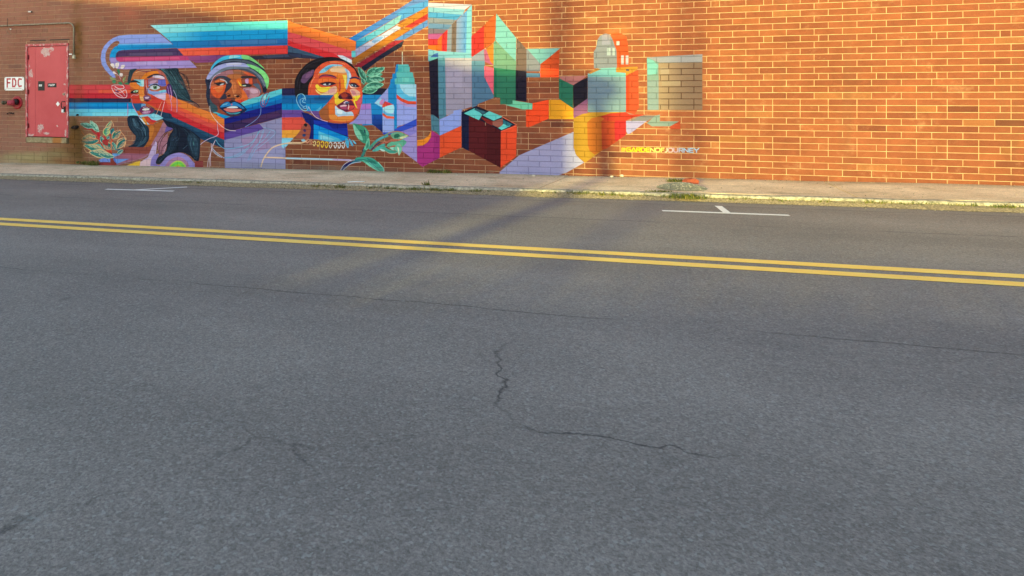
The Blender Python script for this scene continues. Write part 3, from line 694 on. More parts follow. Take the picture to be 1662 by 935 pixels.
c 44,136,206 374,142 420,82 500,54 545,82 600,58 680,90 765,155 742,170 650,122 560,120 460,132
c 120,195,230 400,110 450,80 500,75 470,100
c 222,236,246 478,152 540,128 625,124 665,150 570,158
c 226,122,112 428,172 500,152 580,162 700,170 722,192 640,216 560,222 480,206
c 80,184,212 468,215 560,238 702,220 640,252 540,257
c 205,120,150 545,90 560,82 575,95 560,115
c 66,48,68 470,255 720,262 600,292 540,292
s 236,216,214 .9 205,120 220,230 300,350 400,450 500,510 630,525
s 120,152,216 .9 1035,150 1030,240 980,320 880,400 780,460
s 222,202,236 .9 325,370 330,480 345,560 310,610 200,650 110,700 50,750
@320,80,10.012
s 200,190,230 .8 205,640 222,540 290,430 380,385
s 140,40,72 1.2 1172,712 1120,705 1065,765 1035,840 1035,905 1070,935 1105,915 1150,840 1172,765
s 235,150,172 .8 1150,730 1100,760 1060,840 1070,900 1095,860 1070,830
s 140,40,72 .9 1150,720 1110,800 1090,900
c 160,225,230 1085,770 1120,745 1110,810 1090,830
@320,200,10.012
s 116,192,226 .9 310,270 340,330 440,410 560,410 720,380 860,330 950,240 1000,130
s 116,192,226 .8 250,400 300,480 400,550 560,560 700,520 800,440 900,330 970,200 1020,120
s 116,192,226 .8 440,560 560,545 700,485 820,400
s 120,185,225 .8 820,610 880,480 950,370 1090,260 1190,130
s 140,190,230 .7 930,440 1100,320 1270,160 1180,100 1080,70
s 120,185,225 .8 850,600 960,400 1060,200 1080,110
s 140,190,230 .7 1000,330 1040,220 1060,130
s 226,206,226 .8 165,720 180,600 220,480 240,380 300,270
s 226,206,226 .7 195,720 200,600 230,450 290,290
s 226,206,226 .7 220,700 215,560 240,420 320,480 440,570
s 226,206,226 .8 230,330 235,420 300,500 400,560
s 246,206,166 2 1035,715 1070,600 1130,500 1220,400 1360,345 1500,325 1680,320
s 246,206,170 2.2 1100,555 1300,560 1450,570
s 190,222,240 2.6 1450,570 1560,574 1680,577
@160,100,10.012
c 26,46,58 950,118 1130,112 1280,108 1310,180 1370,300 1420,420 1480,560 1500,630 1560,670 1460,650 1260,600 1200,540 1160,380 1100,250 1010,160
c 30,56,68 1150,250 1250,260 1350,400 1440,560 1460,640 1300,600 1200,500
c 88,132,140 1010,120 1100,130 1180,230 1250,330 1200,300 1110,200
c 80,125,130 1230,240 1300,300 1380,440 1330,420 1250,330
c 96,70,70 1290,300 1360,330 1410,420 1360,400
s 24,36,48 .8 1080,120 1180,220 1280,350 1400,520 1480,640
s 24,36,48 .7 1200,120 1250,230 1300,330 1380,400
s 100,145,150 .5 1150,130 1220,240 1330,420 1420,560
s 100,145,150 .5 1240,420 1320,520 1430,610
s 40,26,34 .9 1310,180 1400,222 1455,310 1462,400
s 40,26,34 .7 1330,380 1440,410 1520,460
s 34,40,52 1.3 1450,600 1540,650 1610,700 1640,740
s 100,80,100 .8 1450,660 1540,680 1600,690
h 16,26,40 66,104,116 .2 46|950,118 1060,200 1170,380 1270,560 1480,640|1270,108 1320,200 1390,320 1440,430 1530,640
h 30,24,34 60,40,50 .1 7|1290,150 1370,240 1440,340 1480,460|1330,190 1420,220 1470,330 1490,500
c 44,62,72 460,362 480,250 500,150 540,122 625,120 560,190 525,300 500,362
c 204,100,50 520,330 545,250 570,190 620,135 700,125 960,125 1070,200 1115,300 1130,420 1100,560 1050,650 1040,800 1000,900 900,1010 820,1016 720,960 650,880 560,720 525,620 515,480
c 196,118,74 560,230 620,150 760,130 740,230 640,290 560,290
c 150,84,84 620,140 800,125 960,130 900,165 760,175
c 236,132,40 690,285 780,180 960,150 990,190 820,230 740,292
c 190,100,90 960,130 1060,190 1110,290 1080,330 1040,240 980,190
c 58,44,58 785,258 860,215 940,196 1035,222 1085,262 1000,228 900,232 822,268
c 222,204,226 870,248 980,225 1062,252 1062,284 960,268 900,258
c 164,108,128 800,290 900,262 985,290 962,345 880,372 800,385
c 196,150,180 830,330 900,300 960,310 900,350 840,370
f 108,108,204 970,290 1082,290 1100,385 1080,402 1020,402 965,372
f 140,160,220 800,400 850,360 960,350 1000,400 860,400
c 200,208,216 818,432 870,388 930,383 1004,420 960,452 900,464
c 96,140,100 885,395 920,386 950,400 945,440 915,450 890,435
c 20,34,30 905,402 930,402 930,432 905,432
s 60,30,50 1 822,424 870,394 930,378 1000,410
s 44,30,50 1.3 808,432 862,385 930,366 1004,408 1060,410
s 168,90,80 .7 830,440 900,470 970,460 1010,430
c 138,162,220 800,420 842,472 940,484 1090,470 1092,522 960,592 860,542 800,502
c 120,202,226 980,478 1080,458 1092,482 1000,502
c 212,188,216 880,550 1092,508 1092,562 1072,632 960,592
c 150,80,60 1005,410 1112,400 1122,440 1005,452
c 82,40,108 1120,368 1172,380 1202,480 1212,562 1130,532 1100,470
f 140,218,232 570,292 742,290 737,402 690,412 640,370 600,322
f 190,236,240 690,300 742,290 737,402 700,405
c 28,38,48 508,332 560,303 640,318 682,352 600,337 530,342
c 240,128,48 508,352 590,340 642,380 692,422 662,472 600,450 520,402
c 38,28,38 518,502 560,468 640,456 675,480 622,518 540,524
c 210,220,196 560,492 600,466 645,472 612,500
c 110,160,90 588,475 612,472 612,498 590,498
c 218,66,50 520,520 622,532 662,560 682,642 720,662 560,672 528,602
s 235,190,200 .7 530,570 560,540 630,545 665,520
c 238,136,56 650,422 732,420 742,562 732,642 670,602
f 202,74,56 738,290 802,290 802,402 762,502 740,482
c 140,60,60 760,400 800,470 790,540 740,520
c 128,74,110 728,572 780,540 845,568 845,612 800,624 738,622
c 216,192,220 755,578 822,574 802,602 765,605
c 238,178,110 665,572 720,576 732,632 690,634
c 56,20,40 738,632 800,625 835,640 780,650
c 30,24,34 500,600 520,600 515,660 495,650
f 220,64,52 850,530 962,592 1090,640 1130,760 1050,790 960,765 880,722 756,662 862,632
f 236,110,70 1090,510 1200,560 1300,620 1350,700 1200,720 1100,640
f 32,88,142 552,678 722,678 702,742 662,802 612,800 580,740
c 110,160,205 700,690 760,690 760,724 700,742
f 52,78,98 760,680 900,762 962,850 935,905 850,852 900,782 830,732
f 28,60,90 900,780 1180,850 1210,930 960,920
c 116,44,90 662,792 700,740 750,718 800,735 905,782 872,832 820,874 740,864 685,832
c 242,236,230 708,782 750,758 822,763 812,787 740,802
c 198,132,178 700,832 760,800 842,800 822,842 750,852
c 226,180,210 730,820 800,812 790,835 740,838
@160,186,10.012
c 24,42,62 478,30 480,180 540,280 600,350 595,420 560,480 478,522 600,528 720,532 790,455 828,345 805,200 740,150 700,70 652,22
c 62,92,112 560,60 640,130 660,200 620,230 560,180
c 60,90,110 690,200 760,230 770,340 700,440 620,520 690,500 780,400
c 24,36,54 600,300 660,320 640,420 560,500 600,420
s 100,135,155 .5 540,50 620,200 700,260 720,380 640,500
s 20,30,44 .6 520,60 560,220 660,300 680,400
s 100,135,155 .5 660,100 740,220 770,350
s 20,30,44 .6 590,80 640,160 640,220 590,210 550,150
h 14,24,38 66,98,120 .2 30|490,40 500,180 600,320 600,400 500,515|690,50 790,180 815,320 760,440 640,525
c 178,98,46 745,155 820,165 890,165 1010,108 1100,110 1102,180 1060,262 942,422 862,502 720,562 800,442 832,320 805,200
c 206,120,50 830,200 900,200 880,320 830,420
c 172,118,138 1050,120 1112,108 1112,192 1082,272 1002,442 932,442 862,562 782,682 600,742 250,822 282,642 800,632 850,502 1000,232
c 148,72,62 430,535 760,530 862,505 832,632 440,632
c 170,100,120 290,640 640,635 780,650 640,720 400,760
f 204,176,214 930,432 952,462 932,622 882,762 852,856 600,856 722,742 802,692 862,542
f 236,196,200 690,762 850,702 842,856 560,856
f 246,192,60 470,822 600,772 682,750 662,856 420,856
c 150,130,200 880,680 980,640 935,760 962,822 1042,802 1005,856 848,860
c 108,90,166 1108,190 1192,200 1202,242 1092,292 1080,270
c 150,215,236 640,15 700,60 742,142 832,158 932,102 1042,62 1030,40 942,-5 830,-5
c 226,240,246 650,40 700,70 740,130 790,152 740,150 690,90
f 226,82,50 730,35 800,25 862,82 922,108 890,156 822,156 762,102
c 236,150,60 700,40 742,50 792,152 762,152 720,92
c 205,40,60 800,30 860,80 925,95 920,120 850,110
f 110,200,228 810,0 900,-20 1035,60 960,90 930,92 860,50
@160,100,10.012
f 150,220,236 850,872 900,850 1035,925 960,955 920,940
@160,186,10.012
f 172,112,128 962,455 1122,300 1122,462 1082,602 1002,662 960,562
c 22,30,50 1040,72 1112,100 1300,170 1500,262 1640,372 1652,452 1632,742 1562,742 1500,682 1380,622 1280,622 1150,672 1050,752 1000,802 930,792 960,702 1052,642 1102,562 1112,462 1152,332 1212,232 1115,190
c 20,30,46 1150,450 1300,500 1300,600 1120,640
c 46,72,92 1450,340 1560,340 1620,480 1580,680 1500,560 1460,450
s 90,125,145 .5 1520,380 1490,480 1530,640 1570,720
s 90,125,145 .5 1560,380 1600,480 1580,640
s 90,150,150 1 1530,420 1550,500
s 80,105,130 .5 1200,420 1280,360
s 80,105,130 .5 1240,450 1310,390
s 80,105,130 .5 980,760 1080,680 1180,650
s 80,105,130 .5 1370,560 1440,500
h 16,24,38 50,78,102 .2 24|1150,150 1200,260 1150,400 1110,560 990,720 950,790|1300,180 1330,330 1280,480 1220,600 1090,680 1020,790
h 16,24,38 54,84,106 .2 24|1300,190 1420,330 1430,480 1500,640 1560,735|1500,270 1620,380 1645,480 1635,600 1610,735
s 60,24,44 .8 1220,230 1080,300 975,440 965,560 1000,660
s 40,24,44 .8 1110,300 1020,420 990,560 1010,640
s 40,24,44 .8 1115,460 1040,540 1020,650
s 216,190,214 .7 1110,480 1070,580 1060,640
c 165,146,214 1025,862 1060,742 1150,662 1300,620 1430,660 1522,752 1560,862
c 186,132,168 1100,862 1142,752 1222,702 1320,690 1412,742 1452,862
c 200,215,90 1160,862 1198,785 1290,745 1374,776 1412,862
c 120,215,80 1180,862 1210,800 1290,765 1360,790 1392,862
c 160,225,70 1215,862 1245,815 1295,800 1340,820 1365,862
c 244,172,60 1240,862 1290,828 1340,862
f 150,60,60 1560,760 1700,750 1700,865 1562,865
f 124,150,226 0,742 162,648 190,662 190,772 30,772
f 110,170,232 222,630 332,630 352,655 230,692
f 120,162,236 248,720 502,720 290,802
c 90,120,200 225,700 262,700 290,790 270,800
f 228,78,44 118,540 215,545 215,622 150,642
c 150,62,52 170,642 215,620 245,742 292,802 262,856 180,856 195,760
c 160,60,60 20,780 180,780 190,850 20,850
s 60,60,100 .6 110,680 165,765
@160,100,10.012
s 240,170,140 .8 1035,640 935,862
s 240,210,226 .9 1072,650 1010,892
s 200,150,215 .8 1120,400 1150,560 1185,700 1180,800
s 225,195,230 .8 1155,390 1180,500 1185,620
s 190,180,225 .8 1215,460 1270,600 1272,820
s 215,100,170 .8 472,680 470,880
s 160,90,150 .6 490,730 480,860
s 215,150,200 .8 535,600 560,720 640,860 680,930
s 238,225,232 1 210,400 260,380 390,386 412,432 330,442 262,402
s 238,225,232 1 250,440 350,500 440,460 452,580 330,572 250,502 212,422
s 230,210,220 .9 280,460 340,450 390,500 430,560
s 230,210,220 .9 250,500 320,520 390,570
c 120,60,100 270,470 330,480 320,500 270,490
c 64,124,92 300,140 330,120 350,180 330,230 310,200
c 150,160,110 180,250 240,260 290,290 240,300 200,290
c 70,140,100 220,310 270,300 280,340 240,355
c 60,130,90 320,340 370,330 390,370 340,375
c 150,170,110 395,290 440,240 420,310 400,340
c 60,130,90 430,350 470,340 490,365 430,368
s 190,50,60 1.2 300,170 330,250 380,320 400,350
s 235,190,200 .8 250,170 330,230 360,290
c 246,232,226 190,45 240,30 260,70 250,110 225,90
c 246,232,226 275,30 325,15 330,60 300,110 275,85
c 246,226,220 355,105 370,60 425,55 415,95 385,115
c 246,226,220 230,180 245,155 290,200 250,195
c 246,226,220 345,190 390,195 385,240 345,235
@110,186,16.62
s 236,120,70 1.4 330,330 380,460 440,550
s 196,44,52 2.6 450,375 620,400 740,500 870,600
s 196,44,52 2.2 620,250 720,360 800,440 870,560
s 196,44,52 3.4 690,640 800,660 930,760 1050,860
s 204,60,60 3 960,570 1060,720 1100,880
s 196,44,52 2.2 1150,520 1120,620 1060,760
s 224,80,64 3.4 1220,640 1170,760 1190,900
c 205,44,50 780,500 850,470 875,560 860,660 800,600
c 196,44,50 960,800 1040,770 1080,870 990,880
c 205,60,56 600,640 740,620 820,700 700,740
e 200,230,205 66,156,126 190,240,215 150 840,470 600,165
e 150,215,195 78,160,144 40,100,100 150 700,350 335,245
e 236,190,130 70,158,140 40,100,100 230 760,600 370,660
e 240,170,120 60,146,136 40,90,110 220 850,700 330,750
e 236,190,140 84,180,160 40,100,100 120 680,880 412,838
e 120,200,180 62,146,134 150,210,200 200 990,930 640,850
e 238,200,150 120,196,140 60,130,150 130 1010,470 1185,160
e 220,215,140 110,196,130 60,110,160 200 1030,590 1050,330
e 90,170,170 44,130,134 30,90,110 115 1170,530 1235,365
e 240,180,130 60,150,126 50,90,130 215 1190,660 1430,415
e 240,190,140 54,142,130 40,84,112 240 1320,880 1575,625
e 150,210,180 80,165,150 40,90,110 130 1290,960 1200,740
e 200,220,190 84,160,150 40,100,110 120 970,790 880,585
e 150,210,190 90,170,160 40,100,110 80 1050,660 1130,590
e 90,140,160 54,110,130 30,70,100 110 1320,860 1400,1000
s 240,180,130 1.1 375,660 430,590 560,525
s 240,190,130 1.1 345,745 460,775 560,820
s 240,180,130 1.1 430,900 500,1010 620,1040
s 240,180,130 1.2 950,450 1000,370 1110,300 1190,180 1240,330
s 240,170,120 1.2 1285,500 1400,430 1440,480 1540,600 1565,750 1520,880
s 220,210,140 1.1 1030,570 1110,520 1130,480
@0,186,10.012
s 190,50,56 1.6 1450,600 1560,650 1740,640
s 200,60,56 2.4 1640,480 1720,560 1780,600
e 236,190,130 84,180,160 40,100,100 130 1700,600 1350,492
e 240,200,150 76,165,148 40,100,110 150 1800,660 1440,612
e 220,220,180 90,175,160 40,100,110 100 1860,690 1600,640
e 236,170,120 66,150,134 40,90,110 130 1660,470 1860,560
@160,186,10.012
e 240,180,130 60,148,134 40,90,110 110 290,560 440,390
e 200,220,190 100,180,165 40,90,110 60 300,640 400,575
c 180,56,54 60,420 140,400 150,500 80,480
s 240,120,70 1.6 215,420 200,480 215,560
@160,100,10.012
s 246,236,240 .6 880,232 960,226 1040,248
s 236,206,226 .7 770,300 775,400 790,520
s 250,240,250 .6 835,410 880,392 930,388
c 226,196,226 960,560 1060,530 1080,600 1050,615
s 240,190,140 .8 600,180 700,150 850,140
s 250,226,236 .6 720,748 760,738 800,750
s 240,160,90 .7 700,440 725,520 720,560
c 245,230,240 905,405 912,402 914,410 907,412
s 90,40,50 .7 520,505 560,520 640,505
s 60,26,40 .6 700,790 760,800 830,790 890,785
@320,80,10.012
s 236,150,100 .8 560,500 575,620 590,720
s 240,170,130 .7 260,640 330,620 430,600
s 226,190,214 .7 780,660 880,645 970,665
s 250,220,170 .6 600,755 640,745
c 246,250,250 408,562 420,560 420,570 410,572
s 30,24,34 1 270,560 360,538 450,545
s 30,24,34 1 715,578 800,562 890,590
s 226,120,70 .7 600,350 720,355 800,385
s 96,44,40 .8 560,800 565,830
@480,93,10.012
s 250,226,170 .7 800,300 815,400 810,500
s 250,236,200 .8 420,600 520,600 620,580
s 40,20,36 1 390,432 480,405 590,408 650,430
s 40,20,36 1 862,436 950,420 1035,478
s 250,190,120 .7 240,480 260,400 310,320
s 250,170,110 .8 560,80 700,82 800,115
s 120,40,40 .8 700,560 720,500 710,400
c 250,246,250 470,432 480,430 480,440 470,441
@0,0,1
b 182,160,116 1.2 70,258 34,8
b 176,156,116 1.1 28,257 26,7
b 150,110,66 .8 96,250 16,14
b 96,70,34 .95 123,250 16,70
b 112,76,30 .75 127,60 9,70
b 128,84,40 .5 116,235 14,28
b 172,148,102 1.2 58,260 48,9
b 178,156,112 1.1 55,254 30,7
b 150,128,90 .9 90,256 20,12
b 150,84,46 .5 107,262 26,8
b 176,150,116 .9 15,262 22,6
b 120,120,110 .35 470,271 200,3
b 225,120,90 .25 205,25 22,14
b 220,150,90 .22 1000,50 22,10
@954,186,10.012
A
"""
def nz_off(hr, n):
    a, b = hr.uniform(0, 6), hr.uniform(.1, .35); t = np.linspace(0, 7, n); return np.stack([np.sin(t + a) * b, np.cos(t * .8 + a) * b], 1)
def paint():
    ox = oy = 0.; sc = 1.; lit = False
    for ln in MURAL.strip().splitlines():
        if ln[0] == '@':
            ox, oy, sc = map(float, ln[1:].split(',')); continue
        if ln[0] == 'L': lit = ln.split()[1] == '1'; continue
        if ln[0] == 'A': handle(); continue
        k, rest = ln[0], ln[2:]; g = None
        if k == 'e':                                     # leaf: outline, fill, vein, width, base, tip
            t = rest.split(); c3 = [lin(tuple(map(float, q.split(',')))) for q in t[:3]]; w = float(t[3]) / sc
            b_, t_ = [np.array(list(map(float, q.split(',')))) / sc + (ox, oy) for q in t[4:6]]; d = t_ - b_; nn = np.array([-d[1], d[0]]) / np.linalg.norm(d)
            def lf(s0, s1, ww, off=0.0):
                L = [b_ + d * (s0 + (s1 - s0) * f) + nn * (off + ww * g_) for f, g_ in ((0, 0), (.2, .33), (.45, .5), (.72, .36), (1, 0), (.72, -.36), (.45, -.5), (.2, -.33))]
                r = cover(to_img(spline(L, True))); return r
            for a, col in ((lf(0, 1, w), c3[0]), (lf(.05, .95, w * .76), c3[1]), (lf(.12, .88, w * .34, w * .17), c3[1] * .45 + c3[0] * .55), (lf(.2, .8, w * .22, -w * .2), c3[1] * .55)):
                if a: stamp(*a, col)
            for f in (.0, .25, .5, .75):
                A = b_ + d * f
                for q in ((b_ + d * .92,) if f == 0 else (A + d * .16 + nn * w * .3, A + d * .16 - nn * w * .3)):
                    r = cover(ribbon(to_img(np.array([A, q])), 1.7))
                    if r: stamp(*r, c3[2])
            continue
        if k == 'h':                                     # hair strands filling the space between two guide curves
            hd, ga, gb = rest.split('|'); hd = hd.split(); c2 = [lin(tuple(map(float, q.split(',')))) for q in hd[:2]]; w = float(hd[2]); n_ = int(hd[3])
            G = [spline(np.array([list(map(float, q.split(','))) for q in g_.split()]) / sc + (ox, oy), False) for g_ in (ga, gb)]; hr = random.Random(n_)
            for i in range(n_):
                f0 = hr.random(); f1 = min(1, max(0, f0 + hr.uniform(-.12, .12))); m0 = min(len(G[0]), len(G[1])); a0 = hr.randrange(m0 // 3); a1 = m0 - hr.randrange(m0 // 3); tt = np.linspace(0, 1, m0)[:, None]; ff = f0 + (f1 - f0) * tt
                P = (G[0][:m0] * (1 - ff) + G[1][:m0] * ff)[a0:a1]; P = P + nz_off(hr, len(P))
                if len(P) < 4: continue
                r = cover(ribbon(to_img(P), 1.3 + w * 2.4 * hr.random())); t = hr.random(); cc = c2[0] * (1 - t) + c2[1] * t
                if r: stamp(r[0], r[1], r[2] * .8, cc)
            continue
        if k == 'g':
            hd, rest = rest.split('|'); hd = hd.split()
            g = [lin(tuple(map(float, hd[0].split(',')))), lin(tuple(map(float, hd[1].split(','))))] if len(hd) == 4 else None
            if g is None:
                v = [tuple(map(float, re.split(',', t))) for t in hd]
            gp = to_img(np.array([[float(q) for q in t.split(',')] for t in hd[2:]]) / sc + (ox, oy))
            P = [tuple(map(float, t.split(','))) for t in rest.split()]
        else:
            tk = rest.split(); col = lin(tuple(map(float, tk[0].split(','))))
            if k == 'b':  # soft blob: wall stains, plus a warm glow of sunlight painted top left
                al = float(tk[1]); cx, cy = map(float, tk[2].split(',')) if ',' in tk[2] else (0, 0); rx, ry = map(float, tk[3].split(','))
                q = to_img(np.array([[cx, cy], [cx - rx, cy - ry], [cx + rx, cy + ry]])); c0 = q[0]; R = np.abs(q[2] - q[1]) / 2
                x0, x1 = int(max(0, c0[0] - 2.4 * R[0])), int(min(MW, c0[0] + 2.4 * R[0])); y0, y1 = int(max(0, c0[1] - 2.4 * R[1])), int(min(MH, c0[1] + 2.4 * R[1]))
                if x1 <= x0 or y1 <= y0: continue
                yy, xx = np.mgrid[y0:y1, x0:x1]; nz = NZ[y0:y1, x0:x1]
                d2 = ((xx - c0[0]) / R[0]) ** 2 + ((yy - c0[1]) / R[1]) ** 2
                stamp(x0, y0, np.clip(al * np.exp(-d2) * (.35 + 1.3 * nz), 0, 1), col); continue
            w = 0
            if k == 's': w = float(tk[1]); tk = tk[1:]
            P = [tuple(map(float, t.split(','))) for t in tk[1:]]
            if lit: col = col / LIT
        P = np.array(P) / sc + (ox, oy)
        if k in 'cs': P = spline(P, k == 'c')
        Q = to_img(P)
        if k == 's':
            mx = P[:, 0].mean(); w *= RES / (6.98 / .102 * (mx - VPX) / 2711)
            Q = ribbon(Q, max(w, 1.6))
        r = cover(Q)
        if not r: continue
        if g:
            x0, y0, cv = r; yy, xx = np.mgrid[y0:y0 + cv.shape[0], x0:x0 + cv.shape[1]]
            d = gp[1] - gp[0]; t = np.clip(((xx - gp[0][0]) * d[0] + (yy - gp[0][1]) * d[1]) / (d @ d), 0, 1)[..., None]
            cc = g[0] * (1 - t) + g[1] * t
            if lit: cc = cc / LIT
            stamp(x0, y0, cv, cc)
        else: stamp(*r, col)
def vnoise(h, w, cell, seed):
    rs = np.random.RandomState(seed); g = rs.rand(int(h / cell) + 3, int(w / cell) + 3)
    y = np.arange(h) / cell; x = np.arange(w) / cell; iy = y.astype(int); ix = x.astype(int)
    fy = (y - iy)[:, None]; fx = (x - ix)[None]; fy = fy * fy * (3 - 2 * fy); fx = fx * fx * (3 - 2 * fx)
    return (g[iy][:, ix] * (1 - fy) * (1 - fx) + g[iy + 1][:, ix] * fy * (1 - fx) + g[iy][:, ix + 1] * (1 - fy) * fx + g[iy + 1][:, ix + 1] * fy * fx)
def fbm(h, w, cell, seed, n=4):
    a = 0; t = 0
    for k in range(n): a = a + vnoise(h, w, max(cell / 2 ** k, 1.01), seed + k) * .5 ** k; t += .5 ** k
    return a / t
NZ = np.clip((fbm(MH, MW, 60, 11, 5) - .5) * 2.2 + .5, 0, 1)
paint()
def make_image(name, arr):
    im = bpy.data.images.new(name, arr.shape[1], arr.shape[0], alpha=True, float_buffer=False)
    im.colorspace_settings.name = 'sRGB'; im.alpha_mode = 'STRAIGHT'
    a = arr.copy(); al = np.maximum(a[..., 3:], 1e-5); a[..., :3] = np.clip(a[..., :3] / al, 0, 1)
    c = a[..., :3]; a[..., :3] = np.where(c <= .0031308, c * 12.92, 1.055 * np.power(np.maximum(c, 1e-9), 1 / 2.4) - .055)
    im.pixels.foreach_set(a.astype(np.float32).ravel()); im.update(); im.pack(); return im
# spread colour under the soft edges so filtering does not darken them
IMG = make_image('mural_paint', img)

def painted(m, base, joint=1.0):
    """mix the mural over a bare surface colour; returns (colour, paint mask)"""
    x = m.xyz()
    cb = m.n('ShaderNodeCombineXYZ')
    m.l(m.math('DIVIDE', m.math('SUBTRACT', x[0], MX0), MX1 - MX0), cb.inputs[0])
    m.l(m.math('DIVIDE', m.math('SUBTRACT', x[2], MZ0), MZ1 - MZ0), cb.inputs[1])
    t = m.n('ShaderNodeTexImage', extension='CLIP', interpolation='Linear'); t.image = IMG; m.l(cb.outputs[0], t.inputs[0])
    # roller and spray unevenness, small chips
    v = m.range(m.noise(2.2, 6, .6), .3, .7, .90, 1.06)
    v2 = m.range(m.noise(40, 3, .6), .3, .7, .93, 1.05)
    col = m.mix(1.0, t.outputs[0], m.combine(m.math('MULTIPLY', v, v2)), 'MULTIPLY')
    col = m.mix(1.0, col, (ALB * joint, ALB * joint, ALB * joint, 1), 'MULTIPLY')
    chip = m.range(m.noise(24, 6, .7), .27, .33)
    mask = m.math('MULTIPLY', t.outputs[1], chip)
    return m.mix(mask, base, col), mask
def _combine(s, f):
    o = s.n('ShaderNodeCombineXYZ')
    for k in range(3): s.l(f, o.inputs[k])
    return o.outputs[0]
N.combine = _combine

PXA, PZA = wall_pt(1069, 178); PXB, PZB = wall_pt(1136, 104)
# bare brick: tone per brick, sandy grain
m = N('brick_face')
a1 = m.n('ShaderNodeAttribute', attribute_type='GEOMETRY', attribute_name='tone'); a2 = m.n('ShaderNodeAttribute', attribute_type='OBJECT', attribute_name='tone')
tone = m.math('ADD', a1.outputs['Fac'], a2.outputs['Fac'])
bc = m.ramp(tone, [(0, alb(98, 56, 46)), (.2, alb(121, 68, 52)), (.5, alb(133, 76, 56)), (.75, alb(141, 82, 58)), (.9, alb(133, 84, 55)), (1, alb(148, 94, 66))])
g1 = m.range(m.noise(1, 3, .6, m.scaled(160, 160, 40)), .3, .7, .86, 1.12)
g2 = m.range(m.noise(6, 5, .65), .3, .7, .85, 1.12)
bc = m.mix(1.0, bc, m.combine(m.math('MULTIPLY', g1, g2)), 'MULTIPLY')
bc = m.mix(m.range(m.noise(3.1, 6, .7), .58, .75, 0, .35), bc, alb(190, 150, 122))
big = m.range(m.noise(.45, 5, .6), .3, .7, .88, 1.08); bc = m.mix(1.0, bc, m.combine(big), 'MULTIPLY')
run = m.range(m.noise(1, 4, .6, m.scaled(2.2, 1, .25)), .60, .74, 0, .35); bc = m.mix(m.math('MULTIPLY', run, m.range(m.xyz()[0], 1.5, 3.5)), bc, alb(104, 74, 58))
wash = m.math('MULTIPLY', m.range(m.xyz()[0], -11.5, -6.0, .45, 0), m.range(m.noise(1.1, 5, .65), .25, .6, .5, 1))   # bricks turn paler to the left, round the door
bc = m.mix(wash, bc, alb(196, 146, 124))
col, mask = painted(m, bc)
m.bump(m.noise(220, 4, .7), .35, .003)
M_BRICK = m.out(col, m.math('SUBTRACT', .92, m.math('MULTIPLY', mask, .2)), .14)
m = N('mortar')
mc = m.mix(m.range(m.noise(9, 5), .3, .7), alb(174, 136, 108), alb(202, 166, 134))
mc = m.mix(m.range(m.noise(1.3, 5, .6), .55, .72, 0, .6), mc, alb(166, 118, 94))
pk = m.math('MULTIPLY', m.math('MULTIPLY', m.range(m.xyz()[0], PXA, PXA + .06), m.range(m.xyz()[0], PXB, PXB + .1, 1, 0)), m.math('MULTIPLY', m.range(m.xyz()[2], PZA, PZA + .03), m.range(m.xyz()[2], PZB, PZB + .03, 1, 0)))
col, mask = painted(m, mc, .70)                          # the paint is toned darker in the joints
col = m.mix(m.math('MULTIPLY', pk, .9), col, alb(66, 36, 30))          # joints of the right-hand panel were painted dark
m.bump(m.noise(150, 3), .5, .004)
M_MORTAR = m.out(col, .9, .2)

# ------------------------------------------------------------------ ground
def sheet(name, x0, x1, y0, y1, off, mat, nx=1, ny=1, rough=0.0, seed=0):
    rs = np.random.RandomState(seed); mb = MB()
    xs = np.linspace(x0, x1, nx + 1); ys = np.linspace(y0, y1, ny + 1)
    for j in range(ny + 1):
        for i in range(nx + 1):
            mb.v.append((xs[i], ys[j], gz(xs[i]) + off + (rs.rand() - .5) * rough))
    for j in range(ny):
        for i in range(nx):
            a = j * (nx + 1) + i; mb.f.append((a, a + 1, a + nx + 2, a + nx + 1)); mb.m.append(0)
    return mb.build(name, mat)
m = N('asphalt')
c = m.mix(m.range(m.noise(.35, 5, .6), .35, .65), alb(138, 127, 120), alb(153, 141, 132))
fine = m.range(m.noise(95, 4, .75), .25, .75, .55, 1.45)
agg = m.range(m.noise(260, 2, .7), .62, .74, 0, .35)
mid_ = m.range(m.noise(32, 3, .6), .3, .7, .92, 1.08); c = m.mix(1.0, c, m.combine(m.math('MULTIPLY', fine, mid_)), 'MULTIPLY'); c = m.mix(agg, c, alb(190, 186, 178))
streak = m.range(m.noise(1, 5, .6, m.scaled(.25, 2.2, 1)), .4, .7, .94, 1.05); c = m.mix(1.0, c, m.combine(streak), 'MULTIPLY')
pits = m.range(m.noise(1, 5, .7, m.scaled(3.2, 11, 1)), .70, .76, 0, .55); c = m.mix(pits, c, alb(62, 58, 62))
vo = m.n('ShaderNodeTexVoronoi'); vo.inputs['Scale'].default_value = 85; m.l(m.pos(), vo.inputs['Vector'])
vs = m.n('ShaderNodeSeparateColor'); m.l(vo.outputs['Color'], vs.inputs[0])
c = m.mix(1.0, c, m.combine(m.range(vs.outputs[0], 0, 1, .84, 1.18)), 'MULTIPLY'); c = m.mix(m.range(vs.outputs[1], .93, .95, 0, .45), c, alb(178, 172, 164))
Y = m.xyz()[1]; X = m.xyz()[0]
wv = m.n('ShaderNodeVectorMath', operation='ADD'); m.l(m.scaled(1, 1, 1), wv.inputs[0])
nv = m.n('ShaderNodeTexNoise'); nv.inputs['Scale'].default_value = 3.5; nv.inputs['Detail'].default_value = 5; m.l(m.pos(), nv.inputs['Vector'])
sc_ = m.n('ShaderNodeVectorMath', operation='SCALE'); m.l(nv.outputs['Color'], sc_.inputs[0]); sc_.inputs['Scale'].default_value = .35; m.l(sc_.outputs[0], wv.inputs[1])
